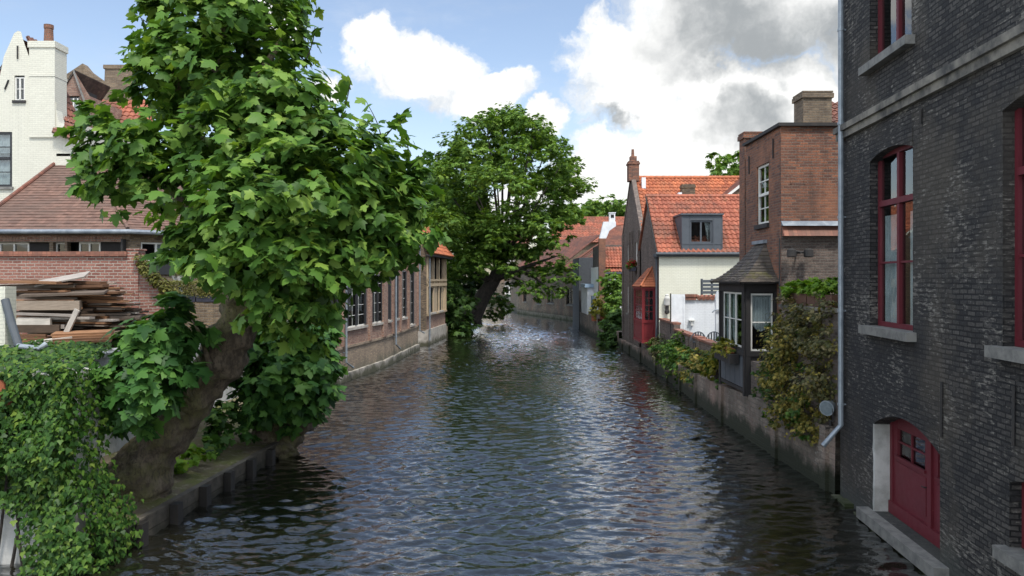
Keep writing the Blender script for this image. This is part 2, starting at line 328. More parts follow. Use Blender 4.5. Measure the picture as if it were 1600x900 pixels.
m, t = new_mat('canal_water'); M['water'] = m
P = t.obj()
rip = t.math('ADD', t.noise(t.scaled(P, (1.0, 1.5, 1)), 2.6, 3, .55), t.math('MULTIPLY', t.noise(t.scaled(P, (1.0, 1.7, 1)), 8.0, 3, .6), .35))
nb = t.bump(rip, .24, .08)
body = t.n('ShaderNodeBsdfDiffuse', {'Color': t.mix(t.noise(P, .15, 3), (.007, .008, .005), (.012, .011, .007)), 'Normal': nb}).outputs[0]
gls = t.n('ShaderNodeBsdfGlossy', {'Color': (.95, .97, 1.0), 'Roughness': .012, 'Normal': nb}).outputs[0]
fr = t.n('ShaderNodeFresnel', {'IOR': 1.5, 'Normal': nb}).outputs[0]
mx = t.n('ShaderNodeMixShader', {0: t.math('MULTIPLY', fr, 1.65, clamp=True)}); t.put(mx.inputs[1], body); t.put(mx.inputs[2], gls)
t.out(mx.outputs[0])

# ------------------------------------------------------------------ mesh helpers
class MB:
    """Collects polygons (with metre UVs) and links them as one mesh object."""
    def __init__(self): self.v = []; self.f = []; self.uv = []; self.mi = []
    def poly(self, pts, m=0, uv=None):
        pts = [Vector(p) for p in pts]; i = len(self.v); self.v += pts
        self.f.append(tuple(range(i, i + len(pts)))); self.mi.append(m)
        if uv is None:
            n = Vector((0, 0, 0))
            for k in range(len(pts)):
                a, b = pts[k], pts[(k + 1) % len(pts)]; n += (a - pts[0]).cross(b - pts[0])
            n = n.normalized() if n.length > 1e-9 else Vector((0, 0, 1))
            if abs(n.z) > .95: uv = [(p.x, p.y) for p in pts]
            else:
                tt = Vector((-n.y, n.x, 0)).normalized(); s = n.cross(tt)
                uv = [(p.dot(tt), p.dot(s)) for p in pts]
        self.uv += list(uv)
    def box(self, x0, x1, y0, y1, z0, z1, m=0):
        self.fbox(Fr((x0, y0), (x0 + 1, y0)), 0, x1 - x0, z0, z1, -(y1 - y0), 0, m)
    def fbox(self, F, u0, u1, v0, v1, w0, w1, m=0):
        p = F.P
        self.poly([p(u0, v0, w1), p(u1, v0, w1), p(u1, v1, w1), p(u0, v1, w1)], m)
        self.poly([p(u1, v0, w0), p(u0, v0, w0), p(u0, v1, w0), p(u1, v1, w0)], m)
        self.poly([p(u0, v0, w0), p(u0, v0, w1), p(u0, v1, w1), p(u0, v1, w0)], m)
        self.poly([p(u1, v0, w1), p(u1, v0, w0), p(u1, v1, w0), p(u1, v1, w1)], m)
        self.poly([p(u0, v1, w1), p(u1, v1, w1), p(u1, v1, w0), p(u0, v1, w0)], m)
        self.poly([p(u0, v0, w0), p(u1, v0, w0), p(u1, v0, w1), p(u0, v0, w1)], m)
    def prism(self, pts, off, m=0):
        """Extrude a polygon by the vector off (closed)."""
        pts = [Vector(p) for p in pts]; off = Vector(off); q = [p + off for p in pts]
        self.poly(pts, m); self.poly(q[::-1], m)
        for i in range(len(pts)):
            j = (i + 1) % len(pts); self.poly([pts[j], pts[i], q[i], q[j]], m)
    def tube(self, path, rad, n=10, m=0, cap=True):
        path = [Vector(p) for p in path]
        rad = rad if isinstance(rad, (list, tuple)) else [rad] * len(path)
        rings = []; ref = None; vlen = 0
        for i, p in enumerate(path):
            d = (path[min(i + 1, len(path) - 1)] - path[max(i - 1, 0)]).normalized()
            if ref is None: ref = Vector((1, 0, 0)) if abs(d.x) < .8 else Vector((0, 1, 0))
            a = (ref - d * ref.dot(d)).normalized(); b = d.cross(a); ref = a
            rings.append([p + (a * math.cos(2 * math.pi * k / n) + b * math.sin(2 * math.pi * k / n)) * rad[i] for k in range(n)])
        for i in range(len(rings) - 1):
            l = (path[i + 1] - path[i]).length
            for k in range(n):
                k2 = (k + 1) % n; c = 2 * math.pi * rad[i] / n
                self.poly([rings[i][k], rings[i][k2], rings[i + 1][k2], rings[i + 1][k]], m,
                          [(k * c, vlen), ((k + 1) * c, vlen), ((k + 1) * c, vlen + l), (k * c, vlen + l)])
            vlen += l
        if cap: self.poly(rings[0][::-1], m); self.poly(rings[-1], m)
    def lathe(self, c, prof, n=14, m=0):
        self.tube([Vector(c) + Vector((0, 0, z)) for r, z in prof], [r for r, z in prof], n, m)
    def build(self, name, mats, parent=None, smooth=False, bevel=0.0, weld=False):
        me = bpy.data.meshes.new(name); me.from_pydata([tuple(p) for p in self.v], [], self.f)
        if not isinstance(mats, (list, tuple)): mats = [mats]
        for x in mats: me.materials.append(x)
        me.polygons.foreach_set('material_index', self.mi)
        ul = me.uv_layers.new(name='UVMap'); ul.data.foreach_set('uv', [c for q in self.uv for c in q])
        if smooth or weld:
            import bmesh
            bm = bmesh.new(); bm.from_mesh(me); bmesh.ops.remove_doubles(bm, verts=bm.verts, dist=1e-4); bm.to_mesh(me); bm.free()
        if smooth: me.polygons.foreach_set('use_smooth', [True] * len(me.polygons))
        me.update()
        o = bpy.data.objects.new(name, me); COL.objects.link(o)
        if parent is not None: o.parent = parent; o.matrix_parent_inverse = parent.matrix_world.inverted()
        if bevel:
            md = o.modifiers.new('bevel', 'BEVEL'); md.width = bevel; md.segments = 1; md.limit_method = 'ANGLE'
        return o

class Fr:
    """Wall frame: from a to b (left to right as seen from outside); u along, v up (world z), w outwards."""
    def __init__(self, a, b):
        self.a = Vector((a[0], a[1], 0)); d = Vector((b[0] - a[0], b[1] - a[1], 0)); self.L = d.length
        self.U = d.normalized(); self.N = Vector((self.U.y, -self.U.x, 0))
    def P(self, u, v, w=0.0): return self.a + self.U * u + self.N * w + Vector((0, 0, v))

def tag(o, label=None, cat=None, group=None, kind=None):
    for k, x in (('label', label), ('category', cat), ('group', group), ('kind', kind)):
        if x: o[k] = x
    return o
def thing(name, label, cat, loc=(0, 0, 0), group=None):
    o = bpy.data.objects.new(name, None); COL.objects.link(o); o.location = loc; o.empty_display_size = .3
    o.matrix_world = Matrix.Translation(loc)
    return tag(o, label, cat, group)
def copy_tree(o, parent=None, M4=None):
    c = o.copy(); COL.objects.link(c)
    if parent is not None: c.parent = parent
    for ch in list(o.children): copy_tree(ch, c)
    return c

def wall(mb, F, v0, v1, ops=(), u0=0.0, u1=None, m=0, rev=.14, mrev=None, mdark=None, room=.9, w=0.0):
    """Wall sheet with openings (u0, u1, v0, v1, arch rise); each opening gets reveals and a near-black box standing in for room shade."""
    u1 = F.L if u1 is None else u1; mrev = m if mrev is None else mrev
    us = sorted({u0, u1, *[o[0] for o in ops], *[o[1] for o in ops]}); vv = sorted({v0, v1, *[o[2] for o in ops], *[o[3] for o in ops]})
    P = lambda a, b, c=0.0: F.P(a, b, c + w)
    for i in range(len(us) - 1):
        for j in range(len(vv) - 1):
            a, b, c, d = us[i], us[i + 1], vv[j], vv[j + 1]; mu, mv = (a + b) / 2, (c + d) / 2
            if any(o[0] < mu < o[1] and o[2] < mv < o[3] for o in ops): continue
            mb.poly([P(a, c), P(b, c), P(b, d), P(a, d)], m)
    for o in ops:
        a, b, c, d = o[:4]; rise = o[4] if len(o) > 4 else 0; s = d - rise; r = o[5] if len(o) > 5 else rev
        mb.poly([P(a, c, 0), P(a, s, 0), P(a, s, -r), P(a, c, -r)], mrev)
        mb.poly([P(b, c, 0), P(b, c, -r), P(b, s, -r), P(b, s, 0)], mrev)
        mb.poly([P(a, c, 0), P(a, c, -r), P(b, c, -r), P(b, c, 0)], mrev)
        arc = [(a, d), (b, d)] if rise == 0 else [(a + (b - a) * k / 10, s + rise * (1 - (2 * k / 10 - 1) ** 2)) for k in range(11)]
        if rise:
            for k in range(10):
                corner = (a, d) if k < 5 else (b, d)
                mb.poly([P(*corner), P(*arc[k]), P(*arc[k + 1])], m)
            mb.poly([P(a, d), P(*arc[5]), P(b, d)], m)
        for k in range(len(arc) - 1):
            mb.poly([P(*arc[k]), P(*arc[k + 1]), P(*arc[k + 1], -r), P(*arc[k], -r)], mrev)
        if mdark is not None:      # near-black box behind the panes, room shade put into its colour
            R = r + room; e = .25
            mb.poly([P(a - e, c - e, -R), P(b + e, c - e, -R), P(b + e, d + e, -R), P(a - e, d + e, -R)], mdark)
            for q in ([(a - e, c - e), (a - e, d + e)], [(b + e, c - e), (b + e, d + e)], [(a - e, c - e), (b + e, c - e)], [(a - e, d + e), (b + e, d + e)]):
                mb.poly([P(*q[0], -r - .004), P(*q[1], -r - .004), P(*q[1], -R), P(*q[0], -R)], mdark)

def window(F, op, parent, frame='white_paint', depth=.10, fw=.07, mull=1, rails=(), bars=.022, cols=0, sill=None, curtain=None, name='window', glass=True, transom=None, lab=None, thick=.06, pane_name='pane'):
    """Frame of jambs, mullions and glazing bars in opening op, with a pane, sill and curtain as its sub-parts.
    transom: (height fraction) heavy cross bar; mull: number of lights; cols/rails: thin bars per light / list of heights fractions."""
    a, b, c, d = op[0] + .003, op[1] - .003, op[2] + .003, op[3] - .003; f = MB(); w0, w1 = -depth - thick, -depth
    f.fbox(F, a, a + fw, c, d, w0, w1); f.fbox(F, b - fw, b, c, d, w0, w1)
    f.fbox(F, a + fw, b - fw, c, c + fw, w0, w1); f.fbox(F, a + fw, b - fw, d - fw, d, w0, w1)
    iw = (b - a - 2 * fw); ih = d - c - 2 * fw
    ts = [t for t in (transom if isinstance(transom, (list, tuple)) else [transom]) if t]
    for t in ts: f.fbox(F, a + fw, b - fw, c + fw + ih * t - fw * .6, c + fw + ih * t + fw * .6, w0 + .004, w1 + .02)
    for k in range(1, mull): x = a + fw + iw * k / mull; f.fbox(F, x - fw * .55, x + fw * .55, c + fw, d - fw, w0 + .002, w1 + .012)
    for k in range(mull):
        xa, xb = a + fw + iw * k / mull + (fw * .55 if k else 0), a + fw + iw * (k + 1) / mull - (fw * .55 if k < mull - 1 else 0)
        for j in range(1, cols + 1): x = xa + (xb - xa) * j / (cols + 1); f.fbox(F, x - bars / 2, x + bars / 2, c + fw, d - fw, w0 + .014, w1 - .012)
        for t in rails: z = c + fw + ih * t; f.fbox(F, xa, xb, z - bars / 2, z + bars / 2, w0 + .013, w1 - .010)
    wo = f.build(name, M[frame], parent); 
    if lab: wo['label'] = lab
    if glass:
        g = MB(); g.fbox(F, a + fw * .5, b - fw * .5, c + fw * .5, d - fw * .5, w0 + .022, w0 + .026); g.build(pane_name, M['glass'], wo)
    if sill:
        s = MB(); o_, h_, e_ = sill[:3]; s.fbox(F, a - e_, b + e_, c - h_, c - .002, -depth + .01, o_); s.build('sill', M[sill[3]], wo, bevel=.012)
    if curtain:
        for (ca, cb, cz0, cz1) in curtain:
            q = MB(); n = max(6, int((cb - ca) * (b - a) / .025)); pr = None
            for k in range(n + 1):
                u = a + (b - a) * (ca + (cb - ca) * k / n); ww = w0 - .045 + .016 * math.sin(k * 1.9) + .010 * math.sin(k * .7)
                cur = (u, ww)
                if pr: q.poly([F.P(pr[0], c + (d - c) * cz0, pr[1]), F.P(u, c + (d - c) * cz0, ww), F.P(u, c + (d - c) * cz1, ww), F.P(pr[0], c + (d - c) * cz1, pr[1])])
                pr = cur
            q.build('curtain', M['curtain'], wo)
    return wo

def tiles(mb, a, b, c, d, tw=.24, th=.33, kind='pan', m=0, thick=.05, jit=.0):
    """Real tile courses on the quad a, b (eave left, right), c, d (ridge right, left)."""
    a, b, c, d = map(Vector, (a, b, c, d)); U = (b - a).normalized(); n = (b - a).cross(d - a).normalized()
    if n.z < 0: n = -n
    S = n.cross(U); S = S if S.z > 0 else -S
    H = (d - a).dot(S); rows = max(1, round(H / th)); th = H / rows
    lift = .045 if kind == 'pan' else .022
    sub = 6 if kind == 'pan' else 1
    prof = [0, .035, .055, .042, .012, -.006] if kind == 'pan' else [0]
    rr = random.Random(5)
    for r in range(rows):
        t0, t1 = r / rows, (r + 1) / rows
        l0, r0 = a.lerp(d, t0), b.lerp(c, t0); l1, r1 = a.lerp(d, t1), b.lerp(c, t1)
        base = (l0 - a).dot(U); e0 = (r0 - a).dot(U); base1 = (l1 - a).dot(U); e1 = (r1 - a).dot(U)
        lo, hi = min(base, base1), max(e0, e1)
        k0, k1 = math.floor(lo / tw * sub), math.ceil(hi / tw * sub)
        prev = None
        for k in range(k0, k1 + 1):
            u = k * tw / sub
            h = prof[k % sub] if kind == 'pan' else 0.0
            ub = min(max(u, base), e0); ut = min(max(u, base1), e1)
            s0, s1 = t0 * H, t1 * H
            jz = 0
            if jit and kind != 'pan': jz = rr.uniform(-jit, jit)
            ob = a + U * ub + S * s0 + n * (h + lift + jz); ot = a + U * ut + S * (s1 + .02) + n * (h + .004)
            od = a + U * ub + S * s0 + n * (h - .004)
            cur = (ob, ot, od, u)
            if prev is not None:
                v0_, v1_ = r * th + .001, (r + 1) * th - .001
                x0 = prev[3] + (.001 if (k - 1) % sub == 0 else 0); x1 = u - (.001 if k % sub == 0 else 0)
                if (cur[0] - prev[0]).length > 1e-5 or (cur[1] - prev[1]).length > 1e-5:
                    mb.poly([prev[0], cur[0], cur[1], prev[1]], m, [(x0, v0_), (x1, v0_), (x1, v1_), (x0, v1_)])
                    mb.poly([prev[2], cur[2], cur[0], prev[0]], m, [(x0, v0_), (x1, v0_), (x1, v0_ + .02), (x0, v0_ + .02)])
            prev = cur
    # sarking underneath, so that the roof has thickness
    o = -n * thick; A, B, C, D = (p + o for p in (a, b, c, d)); e = n * -.006
    mb.poly([B, A, D, C], m); mb.poly([A, B, b + e, a + e], m); mb.poly([B, C, c + e, b + e], m); mb.poly([D, A, a + e, d + e], m); mb.poly([C, D, d + e, c + e], m)

def ridge(mb, a, b, r=.10, m=0):
    a, b = Vector(a), Vector(b); n = max(1, int((b - a).length / .36))
    for k in range(n):
        p, q = a.lerp(b, k / n), a.lerp(b, (k + 1.08) / n); mb.tube([p, q], [r, r * .9], 8, m)

def pipe(F, u, v_top, v_bot, w=.07, r=.045, kick=None, parent=None, mat='zinc', name='downpipe'):
    mb = MB(); pts = [F.P(u, v_top, w), F.P(u, v_bot, w)]
    if kick: pts.append(F.P(u + kick[0], v_bot + kick[1], w + kick[2]))
    mb.tube(pts, r, 10)
    z = v_bot + .4
    while z < v_top - .2:
        mb.tube([F.P(u, z, w), F.P(u, z + .05, w)], r * 1.25, 10); mb.fbox(F, u - .012, u + .012, z + .01, z + .04, 0, w); z += 1.9
    return mb.build(name, M[mat], parent, smooth=False)

def shell(mb, x0, x1, y0, y1, z0, z1, m=0, skip=''):
    """Plain remaining sides of a house block: pass the sides to leave out (n, s, e, w, t)."""
    q = {'s': [(x0, y0, z0), (x1, y0, z0), (x1, y0, z1), (x0, y0, z1)], 'n': [(x1, y1, z0), (x0, y1, z0), (x0, y1, z1), (x1, y1, z1)],
         'w': [(x0, y1, z0), (x0, y0, z0), (x0, y0, z1), (x0, y1, z1)], 'e': [(x1, y0, z0), (x1, y1, z0), (x1, y1, z1), (x1, y0, z1)],
         't': [(x0, y0, z1), (x1, y0, z1), (x1, y1, z1), (x0, y1, z1)]}
    for k, p in q.items():
        if k not in skip: mb.poly(p, m)

# ------------------------------------------------------------------ leaves
def _tmpl(outline, centre, fold=.18, droop=.25):
    o = [(x, y) for x, y in outline] + [(-x, y) for x, y in outline[-2:0:-1]]
    v = [centre] + o; V = np.array([[x, y, -fold * abs(x) - droop * y * y] for x, y in v]); n = len(o)
    T = np.array([[0, 1 + (k + 1) % n, 1 + k] for k in range(n)]); return V, T
MAPLE = _tmpl([(0, 0), (.10, -.04), (.40, -.02), (.30, .14), (.66, .44), (.46, .47), (.42, .58), (.26, .54), (.24, .76), (0, 1.05)], (0, .36))
IVY = _tmpl([(0, 0), (.30, -.10), (.48, .22), (.26, .40), (0, .95)], (0, .3), .12, .15)
OVAL = _tmpl([(0, 0), (.26, .35), (.20, .75), (0, 1.0)], (0, .45), .15, .3)
SPRAY = (np.array([[0, 0, 0], [.42, .30, -.08], [.30, .62, 0], [.50, .9, -.12], [.1, .75, .05], [0, 1.15, -.15], [-.16, .7, .04], [-.55, .85, -.1], [-.28, .5, 0], [-.45, .22, -.08]]),
         np.array([[0, 1, 2], [0, 2, 4], [2, 3, 4], [0, 4, 6], [4, 5, 6], [0, 6, 8], [6, 7, 8], [0, 8, 9]]))

def leaves(name, tm, pos, nrm, tip, size, mat, parent=None):
    """One mesh of many separate leaves: pos/nrm/tip are (n, 3) arrays, size (n,)."""
    V, T = tm; n = len(pos)
    nrm = nrm / (np.linalg.norm(nrm, axis=1, keepdims=True) + 1e-9)
    tip = tip - nrm * np.sum(tip * nrm, axis=1, keepdims=True); tip /= (np.linalg.norm(tip, axis=1, keepdims=True) + 1e-9)
    sx = np.cross(tip, nrm)
    w = pos[:, None, :] + size[:, None, None] * (V[None, :, 0:1] * sx[:, None, :] + V[None, :, 1:2] * tip[:, None, :] + V[None, :, 2:3] * nrm[:, None, :])
    me = bpy.data.meshes.new(name); nv, nt = len(V), len(T)
    me.vertices.add(n * nv); me.vertices.foreach_set('co', w.astype(np.float32).ravel())
    idx = (T[None] + (np.arange(n) * nv)[:, None, None]).astype(np.int32).ravel()
    me.loops.add(len(idx)); me.loops.foreach_set('vertex_index', idx)
    me.polygons.add(n * nt); me.polygons.foreach_set('loop_start', np.arange(0, n * nt * 3, 3, dtype=np.int32))
    me.update(calc_edges=True); me.validate()
    me.materials.append(mat)
    o = bpy.data.objects.new(name, me); COL.objects.link(o)
    if parent is not None: o.parent = parent; o.matrix_parent_inverse = parent.matrix_world.inverted()
    return o

def rand_dirs(n):
    d = rng.normal(size=(n, 3)); return d / np.linalg.norm(d, axis=1, keepdims=True)

def blob_cloud(blobs, per_m2, fill=.25, squash=1.0, rough=.30, sprig=0):
    """Leaf positions on the uneven shells of overlapping blobs: (centre, radius) -> pos, outward direction.
    Points lie in sprigs (small bunches), so that the crown has gaps and lit tufts."""
    ps, ds = [], []
    for (c, r) in blobs:
        n = int(4 * math.pi * r * r * per_m2 * (1 + fill))
        if sprig:
            k = max(4, n // sprig); d0 = rand_dirs(k)
            rr0 = r * (1 + rng.normal(0, rough * .5, k)); rr0[rng.random(k) < fill] *= rng.uniform(.35, .9)
            idx = rng.integers(0, k, n); d = d0[idx]
            p = d * rr0[idx][:, None] + rng.normal(0, .17, (n, 3)) * min(1.0, r) * np.array([1, 1, .6])
        else:
            d = rand_dirs(n); rr = r * (1 + rng.normal(0, rough * .5, n)); rr[rng.random(n) < fill] *= .65; p = d * rr[:, None]
        p[:, 2] *= squash
        ps.append(p + np.array(c)); ds.append(d)
    return np.concatenate(ps), np.concatenate(ds)

def foliage(name, tm, blobs, per_m2, size, mat, parent=None, up=.75, squash=1.0, rough=.3, fill=.25, sprig=0, droop=.4, keep=None):
    p, d = blob_cloud(blobs, per_m2, fill, squash, rough, sprig)
    if keep is not None: k = keep(p); p, d = p[k], d[k]
    n = len(p); nr = d * .65 + np.array([0, 0, up]) + rng.normal(0, .38, (n, 3))
    tp = d * np.array([1, 1, .3]) + np.array([0, 0, -droop]) + rng.normal(0, .5, (n, 3))
    return leaves(name, tm, p, nr, tp, rng.uniform(size[0], size[1], n), mat, parent)

def smooth_path(pts, rad, k=5):
    P_ = [Vector(p) for p in pts]; out, ro = [], []
    for i in range(len(P_) - 1):
        p0, p1, p2, p3 = P_[max(i - 1, 0)], P_[i], P_[i + 1], P_[min(i + 2, len(P_) - 1)]
        for j in range(k):
            t_ = j / k
            out.append(.5 * ((2 * p1) + (p2 - p0) * t_ + (2 * p0 - 5 * p1 + 4 * p2 - p3) * t_ ** 2 + (3 * p1 - p0 - 3 * p2 + p3) * t_ ** 3))
            ro.append(rad[i] + (rad[i + 1] - rad[i]) * t_)
    out.append(P_[-1]); ro.append(rad[-1]); return out, ro

def limb(mb, pts, rad, n=14, k=6, lump=0.0, lscale=2.0):
    p, r = smooth_path(pts, rad, k); i0 = len(mb.v); mb.tube(p, r, n)
    if lump:
        ax = p
        for i in range(i0, len(mb.v)):
            q = mb.v[i]; c = min(ax, key=lambda z: (z - q).length_squared); d = (q - c)
            if d.length > 1e-4:
                a = mnoise.noise(q * lscale * .8) + .55 * mnoise.noise(Vector((q.x * 1.6, q.y * 1.6, q.z * 2.6)) * lscale) + .30 * mnoise.noise(Vector((q.x * 4, q.y * 4, q.z * 7)) * lscale) + .16 * mnoise.noise(q * lscale * 11)
                mb.v[i] = q + d.normalized() * a * lump * min(1, d.length / .3)
    return mb

def tree(name, label, trunk_limbs, bark, crown, group=None, cat='tree', base=None):
    """trunk_limbs: list of (points, radii, lump); crown: dict for foliage()."""
    tr = thing(name, label, cat, tuple(base if base is not None else trunk_limbs[0][0][0]), group)
    mb = MB()
    for pts, rad, lump in trunk_limbs: limb(mb, pts, rad, 44 if lump > .15 else 8, 16 if lump > .15 else 4, lump)
    mb.build('trunk', M[bark], tr, smooth=True)
    for cr in (crown if isinstance(crown, list) else [crown]): foliage(parent=tr, **cr)
    return tr

# ================================================================== SETTING
def sheet(name, pts, z, mat, skirt=None):
    mb = MB(); P3 = [(x, y, z) for x, y in pts]; mb.poly(P3, 0)
    o = mb.build(name, M[mat]); tag(o, kind='structure'); return o

# water: real waves on a sheet that is finest near the camera
def build_water():
    ys = [5.0]
    while ys[-1] < 190: ys.append(ys[-1] + (.06 if ys[-1] < 28 else .06 * (ys[-1] / 28) ** .85))
    ys = np.array(ys); xs = np.concatenate([np.arange(-16, -7.6, .5), np.arange(-7.6, 7.8, .07), np.arange(7.8, 16, .5)])
    X, Y = np.meshgrid(xs, ys); Z = np.zeros_like(X); r = np.random.default_rng(3)
    for k in range(64):
        lam = .20 * (.85 / .20) ** r.random() ; th = r.normal(0, .48) + math.pi / 2 + .12
        kx, ky = math.cos(th) * 2 * math.pi / lam, math.sin(th) * 2 * math.pi / lam
        amp = .0043 * lam ** .8 * r.uniform(.6, 1.3)
        ph = kx * X + ky * Y + r.uniform(0, 6.28) + .9 * np.sin(X * r.uniform(.2, .7) + Y * r.uniform(.1, .5) + r.uniform(0, 6))
        Z += amp * np.sin(ph) + .22 * amp * np.sin(2 * ph + 1.57)
    Z *= np.clip(1.2 - Y / 190, .4, 1.15) * (.85 + .35 * np.sin(X * .45 + 1.3 * np.sin(Y * .23)) * np.sin(Y * .31 + .8 * np.sin(X * .6)))
    ny, nx = X.shape; me = bpy.data.meshes.new('water')
    me.vertices.add(nx * ny); me.vertices.foreach_set('co', np.stack([X, Y, Z], -1).astype(np.float32).ravel())
    i = (np.arange(ny - 1)[:, None] * nx + np.arange(nx - 1)[None]).ravel(); q = np.stack([i, i + 1, i + nx + 1, i + nx], -1).astype(np.int32)
    me.loops.add(q.size); me.loops.foreach_set('vertex_index', q.ravel()); me.polygons.add(len(q)); me.polygons.foreach_set('loop_start', np.arange(0, q.size, 4, dtype=np.int32))
    me.polygons.foreach_set('use_smooth', np.ones(len(q), bool)); me.update(calc_edges=True); me.materials.append(M['water'])
    o = bpy.data.objects.new('water', me); COL.objects.link(o); tag(o, kind='structure')
build_water()
# land: one wide sheet round the canal on each side, out to the horizon
sheet('ground', [(-900, 26), (-9, 26), (-8.6, 33), (-7.2, 40.8), (-6.9, 51), (-6.9, 56), (-5.9, 60.6), (-4.6, 68), (-4.2, 90), (-6, 115), (-8, 130), (-6, 160), (-6, 900), (-900, 900)], 1.0, 'yard')
sheet('terrain', [(1, 900), (1, 150), (1, 104), (7.0, 82.5), (7.0, 72), (6.6, 60), (7.3, 52), (7.2, 44), (7.05, 34), (6.9, 27), (6.95, 22), (7.0, 16), (6.8, 5), (900, 5), (900, 900)], .9, 'yard')
sheet('terrain', [(-6, 900), (-6, 150), (1, 150), (1, 900)], .8, 'yard')
sheet('garden_ground', [(-60, 13.2), (-8.15, 13.2), (-8.15, 25.9), (-60, 25.9)], 2.9, 'yard')
def bank():
    mb = MB(); nx, ny = 14, 60
    def edge(y): return -6.42 + (y - 13.2) * .076
    pt = {}
    for j in range(ny + 1):
        for i in range(nx + 1):
            y = 12.75 + (34.0 - 12.75) * j / ny; xr = edge(y) if y < 21 else edge(21) + (y - 21) * -.14
            x = -8.2 + (xr + 8.2) * i / nx if y < 30 else -9 + (xr + 9) * i / nx
            z = .38 + .60 * (1 - i / nx) ** 1.4 + .09 * mnoise.noise(Vector((x * 1.2, y * 1.2, 0)))
            if i == nx: z = .36
            pt[i, j] = Vector((x, y, z))
    for j in range(ny):
        for i in range(nx): mb.poly([pt[i, j], pt[i + 1, j], pt[i + 1, j + 1], pt[i, j + 1]])
        a, b = pt[nx, j], pt[nx, j + 1]; mb.poly([a, Vector((a.x + .02, a.y, -.5)), Vector((b.x + .02, b.y, -.5)), b])
    o = mb.build('bank', M['bank'], smooth=True); tag(o, kind='structure'); return edge
edge = bank()
# ---- plank edge and posts
def plank_edge():
    mb = MB(); a, b = Vector((edge(12.8) + .06, 12.8, 0)), Vector((edge(21) + .06, 21, 0)); F = Fr((a.x, a.y), (b.x, b.y))
    mb.fbox(F, 0, F.L, .13, .36, -.05, 0); mb.fbox(F, 0, F.L, -.4, .118, -.045, -.004); mb.fbox(F, 0, F.L, .36, .40, -.12, .012)
    o = mb.build('plank_edging', M['plank_wood'], bevel=.008); tag(o, 'long low timber edging that holds the muddy bank above the water', 'edging')
    for k in range(7):
        y = 13.45 + k * 1.16 + random.uniform(-.06, .06); u = (y - 12.8) * F.L / 8.2; h = .40 + random.uniform(-.03, .05); q = MB()
        q.fbox(F, u - .10, u + .10, -.5, h, .014, .17)
        p = q.build('mooring_post', M['post_wood'], bevel=.015)
        tag(p, 'short black square post standing in the water against the plank edging', 'post', 'black posts along the plank edging')
plank_edge()

# ---- canal walls, right bank
def canal_wall_right():
    mb = MB(); L = [(7.0, 52.3), (6.98, 45), (6.92, 40), (6.84, 34), (6.6, 27), (6.60, 22), (6.72, 16.55)]
    tops = [.55, .6, .95, 1.0, 1.05, 1.25, 1.35]
    for i in range(len(L) - 1):
        F = Fr(L[i], L[i + 1]); n = max(2, int(F.L / .6))
        for k in range(n):
            u0, u1 = F.L * k / n, F.L * (k + 1) / n; z0, z1 = tops[i] + (tops[i + 1] - tops[i]) * k / n, tops[i] + (tops[i + 1] - tops[i]) * (k + 1) / n
            mb.poly([F.P(u0, -.5, .02), F.P(u1, -.5, .02), F.P(u1, z1), F.P(u0, z0)]); mb.poly([F.P(u0, z0), F.P(u1, z1), F.P(u1, z1 + .01, -.9), F.P(u0, z0 + .01, -.9)])
            if k % 5 == 3: mb.fbox(F, u0, u0 + .3, -.5, z0 + .03, -.3, .09)
    o = mb.build('canal_wall', M['canal_stone']); tag(o, 'old stone and brick quay wall, green with algae at the waterline on the right bank', 'canal wall')
canal_wall_right()

